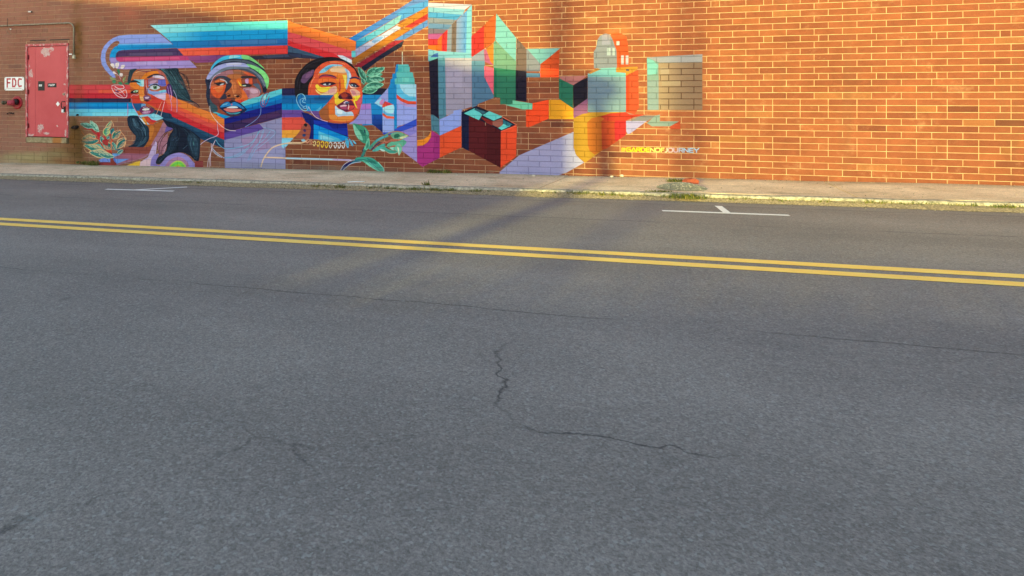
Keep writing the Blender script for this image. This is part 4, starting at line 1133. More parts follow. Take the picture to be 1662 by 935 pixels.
vc = m.n('ShaderNodeTexVoronoi', feature='DISTANCE_TO_EDGE'); vc.inputs['Scale'].default_value = .55; m.l(wv.outputs[0], vc.inputs['Vector'])
ck = m.math('MULTIPLY', m.range(vc.outputs['Distance'], 0, .006, 1, 0), m.math('MULTIPLY', m.range(m.noise(.5, 3), .47, .55), m.range(Y, 3.6, 4.3, .75, 0)))
c = m.mix(ck, c, alb(40, 38, 41))
drip = m.range(m.noise(1.9, 2, .5), .70, .76, 0, .35); c = m.mix(m.math('MULTIPLY', drip, m.range(Y, 4.0, 4.8, 1, 0)), c, alb(58, 54, 58))
lane = m.math('SINE', m.math('MULTIPLY', m.math('ADD', Y, m.math('MULTIPLY', m.noise(.3, 3), .5)), 3.6)); c = m.mix(1.0, c, m.combine(m.range(lane, -1, 1, .94, 1.04)), 'MULTIPLY')
oil = m.range(m.noise(1, 5, .6, m.scaled(.5, 1.3, 1)), .62, .74, 0, .28); c = m.mix(oil, c, alb(84, 78, 82))
wob = m.math('MULTIPLY', m.math('SUBTRACT', m.noise(1.6, 5, .6), .5), .16)
wob2 = m.math('MULTIPLY', m.math('SUBTRACT', m.noise(7, 4, .6), .5), .05)
yy = m.math('ADD', m.math('ADD', Y, wob), wob2)
def line(y, w, st, brk):
    d = m.math('ABSOLUTE', m.math('SUBTRACT', yy, y))
    return m.math('MULTIPLY', m.range(d, 0, w, st, 0), m.range(m.noise(.8 + brk, 3), .40, .52))
for (y, w, st, brk) in ((4.62, .016, .6, 0), (8.36, .03, .4, .35), (9.75, .05, .3, .5)):
    c = m.mix(line(y, w, st, brk), c, alb(48, 45, 48))
edge = m.range(m.math('ABSOLUTE', m.math('SUBTRACT', yy, 9.9)), 0, .03, .35, 0); c = m.mix(edge, c, alb(170, 160, 150))
dust = m.range(yy, 9.7, 10.25, 0, .35); c = m.mix(m.math('MULTIPLY', dust, m.range(m.noise(12, 5), .35, .65)), c, alb(150, 135, 118))
m.bump(m.noise(150, 4, .8), .9, .006)
M_ASPH = m.out(c, .9, .25)
tag(sheet('ground', -400, 400, -400, 9.0, -.28, simple('dry_earth', (110, 104, 84), .95, scale=2)), kind='structure')
tag(sheet('road', -200, 200, -4.5, 10.21, -.10, M_ASPH), kind='structure')

m = N('concrete')
c = m.mix(m.range(m.noise(1.1, 6, .6), .35, .65), alb(222, 192, 156), alb(252, 224, 188))
c = m.mix(1.0, c, m.combine(m.math('MULTIPLY', m.range(m.noise(75, 4, .8), .28, .72, .60, 1.36), m.range(m.noise(22, 4, .65), .3, .7, .82, 1.16))), 'MULTIPLY')
c = m.mix(m.range(m.noise(2.6, 6, .75), .56, .64, 0, .35), c, alb(150, 128, 98))
c = m.mix(m.range(m.noise(1, 6, .65, m.scaled(.8, 3, 1)), .55, .75, 0, .5), c, alb(110, 104, 90))
c = m.mix(m.range(m.xyz()[1], 11.7, 12.1, 0, .45), c, alb(104, 96, 78))
c = m.mix(m.range(m.noise(300, 2), .66, .76, 0, .5), c, alb(214, 200, 180))
m.bump(m.noise(130, 4, .8), .8, .005)
M_CONC = m.out(c, .92, .2)
M_KERB = simple('kerb_concrete', (182, 170, 148), .9, var=.6, scale=22)
M_DIRT = simple('gutter_dirt', (158, 138, 108), .98, var=.6, scale=45)
sw = tag(sheet('sidewalk', -200, 200, 10.30, 12.16, -.03, M_DIRT), kind='structure')
JX = [(-40, -40), (-27.2, -27.1), (-18.1, -18.0), (-9.04, -8.97), (-.21, .27), (3.9, 4.1), (8.4, 8.5), (13, 13.1), (40, 40)]
for i in range(len(JX) - 1):
    (a0, a1), (b0, b1) = JX[i], JX[i + 1]; gap = .008; mb = MB(); n = 14; rs = random.Random(i)
    for j in range(n + 1):
        for k in range(2):
            for w_, y in ((0, 10.375), (1, 12.118)):
                t = j / n; xa = (a0 if w_ == 0 else a1) + gap; xb = (b0 if w_ == 0 else b1) - gap; x = xa + (xb - xa) * t
                mb.v.append((x, y, gz(x) - (0 if k == 0 else .1) + (.004 * sin(x * 1.7 + i) - .012 * (w_ == 0))))
    for j in range(n):
        q = j * 4
        mb.f += [(q, q + 4, q + 5, q + 1), (q + 2, q + 6, q + 4, q)]; mb.m += [0, 0]
    mb.f += [(0, 1, 3, 2), (4 * n, 4 * n + 2, 4 * n + 3, 4 * n + 1)]; mb.m += [0, 0]
    mb.build('slab', M_CONC, sw)
# kerb stones
rs = random.Random(3); x = -30.0
kerb = bpy.data.objects.new('kerb', None); C.objects.link(kerb); tag(kerb, kind='structure')
while x < 20:
    L = 3.0 + rs.random() * .1; mb = MB(); n = 10; prof = [(10.205, -.14), (10.2, -.035), (10.215, -.012), (10.25, -.004), (10.36, -.008), (10.362, -.14)]
    for j in range(n + 1):
        xx = x + (L - .012) * j / n; dz = (rs.random() - .5) * .010; dy = (rs.random() - .5) * .014
        for y, z in prof: mb.v.append((xx, y + dy, gz(xx) + z + dz))
    for j in range(n):
        for p in range(5): a = j * 6 + p; mb.f.append((a, a + 6, a + 7, a + 1)); mb.m.append(0)
    mb.f += [tuple(range(6)), tuple(n * 6 + p for p in range(6))[::-1]]; mb.m += [0, 0]
    mb.build('kerb_stone', M_KERB, kerb); x += L
# gutter grit wedge
mb = MB(); xs = np.arange(-30, 20, .06); rs = np.random.RandomState(5)
hg = np.clip(fbm(1, len(xs), 14, 9, 4)[0] * 1.5 - .2, 0, 1)
wd = .06 + .12 * fbm(1, len(xs), 20, 3)[0] ** 1.2 + .03 * rs.rand(len(xs))
for i, xx in enumerate(xs):
    z0 = gz(xx) - .10
    mb.v += [(xx, 10.2 - wd[i], z0 + .004), (xx, 10.2 - wd[i] * .45, z0 + .026 + .016 * rs.rand()), (xx, 10.225, z0 + .034 + .05 * hg[i])]
for i in range(len(xs) - 1):
    for p in range(2): a = 3 * i + p; mb.f.append((a, a + 3, a + 4, a + 1)); mb.m.append(0)
tag(mb.build('gutter_grit', M_DIRT), kind='stuff', label='line of pale grit and dirt settled along the foot of the kerb', cat='grit')

# painted road markings
m = N('yellow_road_paint'); c = m.mix(m.range(m.noise(5, 5), .3, .7), alb(255, 198, 92, k=1), alb(255, 212, 112, k=1))
c = m.mix(m.range(m.noise(120, 4, .7), .56, .72, 0, .35), c, alb(150, 125, 90)); c = m.mix(m.math('MULTIPLY', m.range(m.noise(38, 6, .8), .60, .66, 0, .8), m.range(m.noise(1.2, 3), .45, .6)), c, alb(140, 128, 112)); M_YEL = m.out(c, .75, .3)
m = N('white_road_paint'); c = m.mix(m.range(m.noise(60, 4, .7), .52, .68, 0, .45), alb(245, 240, 232, k=.95), alb(160, 156, 152)); M_WHT = m.out(c, .75, .3)
RZ = -.10 + .004
def strip(name, p, q, w, mat, n=60, label=None, cat=None, jig=.004, group=None):
    mb = MB(); rs = random.Random(hash(name) & 7); p = np.array(p); q = np.array(q); d = (q - p) / np.linalg.norm(q - p); nn = np.array([-d[1], d[0]]) * w / 2
    for i in range(n + 1):
        c_ = p + (q - p) * i / n
        for s_ in (-1, 1):
            e = c_ + nn * s_ * (1 + (rs.random() - .5) * jig / w * 2); mb.v.append((e[0], e[1], gz(e[0]) + RZ))
    for i in range(n): a = 2 * i; mb.f.append((a, a + 2, a + 3, a + 1)); mb.m.append(0)
    return tag(mb.build(name, mat), label, cat, group, 'structure')
strip('yellow_line', (-150, 6.565), (150, 6.565), .145, M_YEL, 600)
strip('yellow_line', (-150, 6.29), (150, 6.29), .145, M_YEL, 600)
strip('white_parking_mark', (-7.3, 9.31), (-6.0, 9.36), .09, M_WHT, 12)
mk = strip('white_parking_mark', (-6.75, 9.33), (-6.05, 9.86), .085, M_WHT, 8); mk.location.z = .002
strip('white_parking_mark', (1.34, 9.19), (2.75, 9.19), .09, M_WHT, 12)
mk = strip('white_parking_mark', (2.08, 9.19), (2.1, 9.75), .085, M_WHT, 8); mk.location.z = .002
# outline of the shade on the wall, read in the photograph, thrown back along the sun's rays to the roof line that casts it
SHADE = [(-60, -20), (180, 2), (330, 18), (385, 33), (420, 36), (480, 42), (560, 60), (640, 78), (700, 92), (765, 110), (850, 118), (900, 124), (922, 150), (924, 200), (924, 262)]
TREES = [(.45, 1.5, .62, .27, -11.0, .15, 1100)]
POLES = [(2.17, -34.0, .13, 9.5, .0), (.12, -30.0, .19, 9.5, .0)]
# ------------------------------------------------------------------ brick building
BL, BH = .382, .102; Z0B = .008
bx_l, bx_r, b_top = -17.2, 12.4, 58
bld = thing('brick_building', (-2.5, WY, 0), 'long red brick building wall carrying the colourful street mural of faces and painted blocks', 'building')
DX0, DX1 = wall_pt(42, 100)[0], wall_pt(111.6, 100)[0]; DZ0, DZ1 = .31, 2.609
LZ0, LZ1 = 2.609, 2.672      # flat brick course over the door
def rect_sub(r, q):
    """r minus q, rectangles (x0,x1,z0,z1)"""
    x0, x1, z0, z1 = r; a0, a1, c0, c1 = q
    if x1 <= a0 or x0 >= a1 or z1 <= c0 or z0 >= c1: return [r]
    out = []
    if x0 < a0: out.append((x0, a0 - .004, z0, z1))
    if x1 > a1: out.append((a1 + .004, x1, z0, z1))
    if z0 < c0: out.append((max(x0, a0), min(x1, a1), z0, c0 - .004))
    if z1 > c1: out.append((max(x0, a0), min(x1, a1), c1 + .004, z1))
    return [o for o in out if o[1] - o[0] > .02 and o[3] - o[2] > .02]
JX2 = wall_pt(1045.5, 200)[0]
bricks = []
HEAD = {-1, 5, 11, 16, 22, 28, 34, 40, 46, 52}; rs = random.Random(12)
for r in range(-6, b_top):
    z0 = Z0B + r * BH; z1 = z0 + BH; J = .0051
    n0 = int((bx_l - JX2) / BL) - 2; cells = []
    if r in HEAD:
        for k in range(n0, n0 + 90):
            x = JX2 + k * BL
            if k % 2: cells.append((x, x + BL))
            else: cells += [(x, x + BL * .664), (x + BL * .664, x + BL)]
    else:
        off = 0 if r % 2 == 0 else BL / 2
        for k in range(n0, n0 + 90): x = JX2 + k * BL + off; cells.append((x, x + BL))
    for a, b in cells:
        a = max(a, bx_l); b = min(b, bx_r)
        if b - a < .05: continue
        rr = [(a + J, b - J, z0 + J, z1 - J)]
        for q in ((DX0, DX1, DZ0, LZ1),): rr = [o for t in rr for o in rect_sub(t, q)]
        for o in rr: bricks.append((o, b - a > BL * .9 and len(rr) == 1 and rr[0][1] - rr[0][0] > BL * .9))
x = DX0 + .02
while x < DX1 - .05:          # short bricks over the door
    bricks.append(((x + .005, min(x + .13, DX1) - .005, LZ0 + .006, LZ1 - .006), False)); x += .13
def in_photo(o):
    xm, zm = (o[0] + o[1]) / 2, (o[2] + o[3]) / 2
    d = -ST * xm + CT * WY; u = (CT * xm + ST * WY) / d
    return PX0 + F_PX * u, PY0 - (zm - HC) * F_PX / d
cand = []
for i, (o, full) in enumerate(bricks):
    px, py = in_photo(o)
    if px < 1120 and 0 < py and o[2] > gz(o[0]) - .03:
        d = -ST * (o[0] + o[1]) / 2 + CT * WY
        cand.append(((o[1] - o[0]) * (o[3] - o[2]) / d ** 3 * (1 if o[1] - o[0] > .3 else .5), i))
cand.sort(reverse=True); solo = set(i for _, i in cand[:299])
shared = {}; stuff = MB(); tones = []; B_DEP = .05
for i, (o, full) in enumerate(bricks):
    x0, x1, z0, z1 = o; jy = (rs.random() - .5) * .003
    tn = min(1, max(0.02, rs.gauss(.52, .13))) if rs.random() > .05 else rs.random() * .3 + .05
    if rs.random() < .03: tn = .97
    if i in solo:
        w, h = round(x1 - x0, 3), round(z1 - z0, 3); key = (w, h)
        if key not in shared:
            t = MB(); t.box(-w / 2, w / 2, 0, B_DEP, -h / 2, h / 2, .0035)
            me = bpy.data.meshes.new('brick'); me.from_pydata(t.v, [], t.f); me.materials.append(M_BRICK); me.update(); shared[key] = me
        ob = bpy.data.objects.new('brick', shared[key]); C.objects.link(ob); ob.parent = bld
        ob.location = ((x0 + x1) / 2 - bld.location[0], jy, (z0 + z1) / 2); ob.rotation_euler = (0, (rs.random() - .5) * .006, (rs.random() - .5) * .004)
        ob['tone'] = tn
    else:
        nf = len(stuff.f); tl = (rs.random() - .5) * .0015
        i0 = len(stuff.v); stuff.box(x0, x1, WY + jy, WY + B_DEP, z0, z1, .0035)
        for q in range(i0, len(stuff.v)):
            vx, vy, vz = stuff.v[q]; stuff.v[q] = (vx, vy, vz + (tl if vx > (x0 + x1) / 2 else -tl))
        tones += [tn] * (len(stuff.f) - nf)
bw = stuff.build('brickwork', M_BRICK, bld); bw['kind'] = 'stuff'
at = bw.data.attributes.new('tone', 'FLOAT', 'FACE'); at.data.foreach_set('value', tones)
MD = .0065
mb = MB()                      # mortar face with the door opening left out, and the building behind it
for r in ((bx_l, DX0, -.7, 5.95), (DX1, bx_r, -.7, 5.95), (DX0, DX1, -.7, DZ0), (DX0, DX1, LZ0, 5.95)):
    mb.box(r[0], r[1], WY + MD, WY + .14, r[2], r[3])
mb.build('mortar', M_MORTAR, bld)
mb = MB(); mb.box(bx_l + .01, bx_r - .01, WY + .15, WY + 22, -.8, 5.9); mb.build('side_wall', simple('plain_brickwork', (140, 76, 58), .9), bld)
mb = MB(); mb.box(bx_l - .05, bx_r + .05, WY - .04, WY + 22.1, 5.952, 6.12, .01); mb.build('parapet_coping', M_KERB, bld)
M_STEEL_D = simple('dark_steel', (52, 42, 42), .6, .3)
for a, b in ((49, 74), (81, 113)):
    xa, xb = wall_pt(a, 66)[0], wall_pt(b, 66)[0]; mb = MB(); mb.box(xa, xb, WY - .006, WY + .02, LZ1 + .006, LZ1 + .03); mb.build('lintel', M_STEEL_D, bld)
# concrete sill
mb = MB(); mb.box(DX0 + .02, DX1 - .06, WY - .012, WY + .12, DZ0 + .006, .44, .006)
m = N('stained_sill'); c = m.mix(m.range(m.noise(14, 5), .35, .65), alb(150, 130, 96), alb(190, 172, 134)); sx = m.math('ABSOLUTE', m.math('SUBTRACT', m.xyz()[0], wall_pt(93, 226)[0]))
c = m.mix(m.range(sx, .09, .16, .9, 0), c, alb(186, 116, 56)); m.bump(m.noise(80, 4), .5, .004)
mb.build('door_sill', m.out(c, .9, .2), bld)

# ------------------------------------------------------------------ red door (part of the building) and its fittings
def worn_red(name, base, spots, edge=None, amt=1.0):
    m = N(name)
    c = m.mix(m.range(m.noise(2.0, 5), .35, .65), alb(*base), alb(min(255, base[0] + 10), base[1] + 14, base[2] + 14))
    c = m.mix(m.range(m.noise(1, 4, .6, m.scaled(14, 14, 2)), .6, .8, 0, .3), c, alb(170, 52, 58))
    w = None; x = m.xyz()
    for (px, py, rx, ry, k) in spots:
        X, Z = wall_pt(px, py); s = .0146
        dx = m.math('DIVIDE', m.math('SUBTRACT', x[0], X), rx * s * 1.2); dz = m.math('DIVIDE', m.math('SUBTRACT', x[2], Z), ry * s)
        d = m.range(m.math('ADD', m.math('MULTIPLY', dx, dx), m.math('MULTIPLY', dz, dz)), 0, 1.6, k, 0)
        w = d if w is None else m.math('MAXIMUM', w, d)
    n = m.math('ADD', m.math('MULTIPLY', m.noise(34, 6, .8), .45), m.math('MULTIPLY', m.noise(9, 4, .6), .55))
    if w is not None:
        th = m.range(m.math('ADD', w, m.math('MULTIPLY', m.math('SUBTRACT', n, .5), 4.0)), .62, .74)
        c = m.mix(th, c, m.mix(m.range(m.noise(50, 3), .4, .6), alb(222, 196, 190), alb(206, 150, 146)))
    if edge: c = m.mix(m.range(m.noise(1, 6, .75, m.scaled(26, 26, 9)), edge, edge + .05, 0, .9), c, alb(224, 196, 190))
    m.bump(m.noise(40, 4), .15, .002)
    return m.out(c, .5, .45)
SP = [(75, 85, 10, 8, 1.), (85, 79, 5, 6, .7), (97, 86, 4, 4, .6), (50, 119, 5, 8, 1.), (47, 109, 2, 5, .8), (50, 136, 5, 6, .6), (66, 208, 7, 9, 1.), (48, 219, 8, 3, .8), (107, 216, 3, 8, 1.),
      (104, 153, 3, 5, .9), (103, 180, 3, 6, .8), (108, 127, 1.5, 10, .8), (104, 137, 4, 2, .6), (76, 216, 10, 3, .7), (93, 205, 2, 3, .6)]
M_DOOR = worn_red('worn_red_door_paint', (206, 68, 76), SP)
M_FRAME = worn_red('worn_red_frame_paint', (196, 66, 74), [], .52)
M_BLACK = simple('black_plastic', (34, 32, 34), .55); M_WHITE = simple('white_enamel', (250, 248, 244), .45, var=.04, k=.95)
M_GALV = simple('galvanised_steel', (170, 160, 138), .55, .35, var=.3, scale=20); M_RED = simple('red_enamel', (176, 30, 46), .4, var=.25, scale=25)
door = bpy.data.objects.new('door', None); C.objects.link(door); door.parent = bld; door.location = ((DX0 + DX1) / 2 - bld.location[0], 0, .446)
door['label'] = 'scuffed red metal door'
dl = (bld.location[0] + door.location[0], WY, .446)
def dpart(name, mb, mat, label=None, smooth=False):
    o = mb.build(name, mat, None, smooth); o.parent = door; o.location = tuple(-v for v in dl)
    if label: o['label'] = label
    return o
FW = .052; ztop = 2.607
mb = MB(); mb.box(DX0 + .003, DX0 + FW, WY - .022, WY + .12, .446, ztop, .004); mb.box(DX1 - FW, DX1 - .003, WY - .022, WY + .12, .446, ztop, .004)
mb.box(DX0 + FW + .001, DX1 - FW - .001, WY - .022, WY + .12, ztop - FW, ztop, .004)
mb.box(DX0 + FW, DX0 + FW + .014, WY + .03, WY + .12, .446, ztop - FW, 0); mb.box(DX1 - FW - .014, DX1 - FW, WY + .03, WY + .12, .446, ztop - FW, 0)
dpart('frame', mb, M_FRAME)
sx = wall_pt(57, 150)[0]
mb = MB(); mb.box(DX0 + FW + .006, sx - .0015, WY + .004, WY + .05, .458, ztop - FW - .008, .003); mb.box(sx + .0015, DX1 - FW - .006, WY + .004, WY + .05, .458, ztop - FW - .008, .003)
dpart('door_leaf', mb, M_DOOR)
for py in (93, 149, 204):
    X, Z = wall_pt(45.6, py); mb = MB(); mb.tube([(X, WY - .012, Z - .055), (X, WY - .012, Z + .055)], .014, 8); mb.box(X - .02, X + .03, WY - .004, WY + .006, Z - .05, Z + .05)
    dpart('hinge', mb, simple('dark_red_hinge', (120, 14, 28), .5))
X, Z = wall_pt(104, 170); mb = MB(); mb.tube([(X + .03, WY + .004, Z + .07), (X - .015, WY - .05, Z + .07), (X - .03, WY - .055, Z + .03), (X - .03, WY - .055, Z - .05), (X - .005, WY - .04, Z - .09), (X + .02, WY + .004, Z - .1)], .010, 8)
dpart('pull_handle', mb, M_BLACK, smooth=True)
X, Z = wall_pt(105, 178); mb = MB(); mb.box(X - .022, X + .022, WY - .02, WY + .004, Z - .055, Z + .075, .006); dpart('latch_guard', mb, M_STEEL_D)
X, Z = wall_pt(102.5, 180); mb = MB(); mb.box(X - .03, X + .03, WY - .032, WY + .004, Z - .04, Z + .035, .01); dpart('lock_case', mb, M_WHITE)
X, Z = wall_pt(103.5, 153); mb = MB(); mb.tube([(X, WY + .004, Z), (X, WY - .022, Z)], .022, 12); dpart('lock_cylinder', mb, M_GALV)
X, Z = wall_pt(93.8, 168.8); r = .055; mb = MB(); mb.poly_prism([(X, Z - r), (X + r, Z), (X, Z + r), (X - r, Z)], WY + .001, WY + .0038); dpart('diamond_sticker', mb, M_WHITE)

def letters(mb, txt, x0, x1, z0, z1, w, y0, y1, gap=.3):
    n = len(txt); cw = (x1 - x0) / (n + gap * (n - 1)) if n > 1 else x1 - x0
    for i, ch in enumerate(txt):
        a = x0 + i * cw * (1 + gap)
        for st in GLY[ch]:
            P = np.array([(a + cw * p, z0 + (z1 - z0) * q) for p, q in st])
            for k in range(len(P) - 1):
                d = P[k + 1] - P[k]; d = d / (np.linalg.norm(d) + 1e-9); e = d * w * .45; nn = np.array([-d[1], d[0]]) * w / 2
                A, B = P[k] - e, P[k + 1] + e; dy = (k % 3) * .00012
                mb.poly_prism([tuple(A - nn), tuple(B - nn), tuple(B + nn), tuple(A + nn)], y0 - dy, y1)
# black notice on the door: two short white text lines too small to read in the photograph
xa, za = wall_pt(61.7, 147.2); xb, zb = wall_pt(72.3, 131.7)
pl = thing('door_notice', ((xa + xb) / 2, WY, za), 'upright black notice with white print on the red door, left of the other', 'sign')
mb = MB(); mb.box(xa, xb, WY - .001, WY + .0038, za, zb, .001); mb.build('plate', M_BLACK, pl)
mb = MB()
for z in (.60, .50):
    zz = za + (zb - za) * z; q = xa + .028
    for wv in (.026, .018, .03): mb.box(q, q + wv, WY - .0025, WY - .0012, zz - .009, zz + .009); q += wv + .005
mb.build('print', M_WHITE, pl)
xa, za = wall_pt(77.2, 141.8); xb, zb = wall_pt(91.4, 135)
pl = thing('door_notice', ((xa + xb) / 2, WY, za), 'wide black FACP plate on the red door, right of the upright notice', 'sign')
mb = MB(); mb.box(xa, xb, WY - .001, WY + .0038, za, zb, .001); mb.build('plate', M_BLACK, pl)
mb = MB(); letters(mb, 'FACP', xa + .035, xb - .05, za + .032, zb - .026, .009, WY - .0025, WY - .0012); mb.build('lettering', M_WHITE, pl)

# FDC sign
xa, za = wall_pt(8.5, 147); xb, zb = wall_pt(40.3, 124.8)
pl = thing('fire_connection_sign', ((xa + xb) / 2, WY, za), 'white rounded sign reading FDC in red, on the brick left of the door', 'sign')
def rrect(x0, x1, z0, z1, r, n=5):
    P = []
    for cx, cz, a in ((x1 - r, z0 + r, -90), (x1 - r, z1 - r, 0), (x0 + r, z1 - r, 90), (x0 + r, z0 + r, 180)):
        for k in range(n + 1): t = radians(a + 90 * k / n); P.append((cx + r * cos(t), cz + r * sin(t)))
    return P
mb = MB(); mb.poly_prism(rrect(xa, xb, za, zb, .045), WY - .022, WY - .016); mb.build('plate', M_WHITE, pl)
m = N('faded_red_letters'); M_FRED = m.out(m.mix(m.range(m.noise(30, 4), .3, .7), alb(206, 52, 60), alb(206, 96, 98)), .6)
mb = MB(); letters(mb, 'FDC', xa + .075, xb - .075, za + .085, zb - .036, .036, WY - .0245, WY - .0222, .62); mb.build('lettering', M_FRED, pl)
mb = MB(); q = xa + .06; rs = random.Random(4)
while q < xb - .08: wv = .012 + .02 * rs.random(); mb.box(q, q + wv, WY - .0236, WY - .0222, za + .045, za + .058); q += wv + .008
mb.build('small_print', simple('pale_pink_print', (222, 178, 176), .6), pl)
mb = MB()
for fx in (.07, .93): 
    X = xa + (xb - xa) * fx
    for Z in (za + .025, zb - .025): mb.tube([(X, WY - .03, Z), (X, WY, Z)], .007, 8)
mb.build('screws', M_GALV, pl)

# fire hose connection
X, Z = wall_pt(25.3, 166.7, .05); R = .152
fc = thing('fire_hose_connection', (X, WY, Z), 'red round fire hose connection with a capped brass inlet under the FDC sign', 'hose connection')
def ring(cx, cz, prof, n=28):
    mb = MB()
    for (rr, y) in prof:
        for j in range(n): mb.v.append((cx + rr * cos(2 * pi * j / n), y, cz + rr * sin(2 * pi * j / n)))
    for k in range(len(prof) - 1):
        for j in range(n): a = k * n + j; b = k * n + (j + 1) % n; mb.f.append((a, b, b + n, a + n)); mb.m.append(0)
    mb.f.append(tuple((len(prof) - 1) * n + j for j in range(n))); mb.m.append(0); return mb
ring(X, Z, [(R, WY), (R, WY - .018), (R - .012, WY - .028), (R - .045, WY - .028), (R - .06, WY - .018), (.06, WY - .03), (.001, WY - .03)]).build('wall_plate', M_RED, fc, True)
mb = MB(); mb.tube([(X + .02, WY - .03, Z + .02), (X + .01, WY - .10, Z + .02)], [.072, .064], 16); mb.build('neck', simple('dark_bore', (40, 24, 28), .6), fc, True)
mb = MB(); mb.tube([(X + .02, WY - .10, Z), (X - .05, WY - .15, Z - .005), (X - .10, WY - .19, Z - .005)], [.066, .062, .056], 16); mb.build('inlet_body', simple('faded_red_body', (190, 66, 82), .5, var=.3, scale=30), fc, True)
mb = MB(); mb.tube([(X - .12, WY - .2, Z), (X - .17, WY - .21, Z)], [.03, .03], 12); mb.tube([(X - .17, WY - .21, Z), (X - .215, WY - .215, Z)], [.046, .046], 12); mb.build('inlet_cap', simple('tarnished_brass', (96, 92, 74), .45, .5), fc, True)
mb = MB(); xk, zk = wall_pt(8.5, 172); mb.tube([(xk, WY - .2, zk + .04), (xk, WY - .19, zk)], .004, 5); mb.build('chain', M_GALV, fc)
# cut-off anchor bolts below it
bt = thing('anchor_bolts', (wall_pt(18.5, 184)[0], WY, wall_pt(18.5, 184)[1]), 'row of small rusty bolt stubs in the brick under the hose connection', 'bolts')
for px, py, r in ((13, 184.5, .014), (15.5, 182.5, .010), (18.2, 183.5, .02), (21.8, 184, .017)):
    a, b = wall_pt(px, py); mb = MB(); mb.tube([(a, WY + .005, b), (a, WY - .028, b - .004)], r, 8); mb.build('bolt', M_STEEL_D, bt)

# conduit
cd = thing('conduit', (wall_pt(60, 40)[0], WY, wall_pt(60, 40)[1]), 'beige metal conduit running over the red door and bending down beside it', 'conduit')
xe, ze = wall_pt(120.8, 50); zt = wall_pt(105, 37.8)[1]; zl = wall_pt(0, 42.2)[1]
path = [(-17.1, WY - .024, zl + .02)] + [(a, WY - .024, zl + (zt - zl) * t) for a, t in ((-15, 0), (-12.5, .0), (-11.5, .5), (-10.75, .95))]
xb_ = xe - .14
path += [(xb_ + .14 * sin(radians(a)), WY - .024, zt - .14 * (1 - cos(radians(a)))) for a in (0, 15, 30, 45, 60, 75, 90)]
path += [(xe, WY - .024, wall_pt(121, 90)[1])]
mb = MB(); mb.tube(path, .0165, 8); mb.build('pipe', M_GALV, cd, True)
a, b = wall_pt(107, 37.8); mb = MB(); mb.tube([(a - .035, WY - .024, zt - .003), (a + .035, WY - .024, zt)], .022, 8); mb.build('coupling', M_GALV, cd, True)
a, b = wall_pt(121, 92); mb = MB(); mb.box(a - .03, a + .03, WY - .055, WY, b - .05, b + .035, .012); mb.build('end_fitting', simple('cream_fitting', (204, 196, 168), .6), cd)
a, b = wall_pt(115, 88); mb = MB(); mb.box(a - .05, a + .03, WY - .012, WY, b - .014, b + .014, .003); mb.build('strap', M_WHITE, cd)
# black wire and its hanging loop
wr = thing('loose_wire', (wall_pt(15, 45)[0], WY, wall_pt(15, 45)[1]), 'short black wire crossing the conduit and ending in a loop, far left', 'wire')
P = [wall_pt(14.3, y_) for y_ in (30, 36, 43)]; mb = MB(); mb.tube([(a, WY - .045, b) for a, b in P], .006, 6); mb.build('cable', M_BLACK, wr)
P = [wall_pt(*q) for q in ((15, 43), (16.5, 47), (18.6, 51), (18.2, 55), (15.5, 56), (12.8, 53.5), (11.5, 50), (13.5, 47), (17, 47.5))]; mb = MB(); mb.tube([(a, WY - .02, b) for a, b in P], .0035, 6); mb.build('wire_loop', M_GALV, wr, True)
a, b = wall_pt(17.5, 47.5); mb = MB(); mb.box(a - .02, a + .02, WY - .02, WY, b - .012, b + .012, .004); mb.build('clip', M_WHITE, wr)
a, b = wall_pt(49.5, 19); bk = thing('cable_bracket', (a, WY, b), 'tiny white bracket stub on the bricks above the conduit', 'bracket')
mb = MB(); mb.box(a - .045, a + .035, WY - .035, WY, b - .016, b + .012, .006); mb.build('bracket_body', M_WHITE, bk)
mb = MB(); mb.box(a + .037, a + .055, WY - .03, WY, b - .028, b + .006, .003); mb.build('bracket_end', M_STEEL_D, bk)
# drain outlet with soot
dr = thing('drain_outlet', (wall_pt(121, 207)[0], WY, wall_pt(121, 207)[1]), 'broken dark drain spout poking out of the brick right of the door', 'drain')
pts = [wall_pt(*q) for q in ((114.8, 208.4), (117, 205.2), (121, 204.2), (126, 203.5), (128.6, 206), (126.5, 208.6), (122, 210.2), (118, 209.2))]
mb = MB(); mb.poly_prism(pts, WY - .012, WY + .02); mb.build('hole_rim', simple('sooty_hole', (22, 14, 12), .95, k=.5), dr)
a, b = wall_pt(124.5, 206.5); mb = MB(); mb.tube([(a - .03, WY - .005, b), (a + .01, WY - .07, b - .01)], [.035, .03], 10); mb.build('spout', simple('rusty_iron', (60, 36, 26), .85), dr, True)
# dark small pipe stubs in the blue stripe
a, b = wall_pt(126.2, 186.2); st_ = thing('pipe_stub', (a, WY, b), 'small dark pipe stub on the pale blue stripe beside the door', 'pipe stub'); mb = MB(); mb.tube([(a, WY + .004, b), (a + .006, WY - .04, b - .012)], .018, 8); mb.build('stub', M_STEEL_D, st_); mb = MB(); mb.box(a - .035, a + .028, WY - .006, WY + .004, b - .02, b + .016, .002); mb.build('flange', M_STEEL_D, st_)

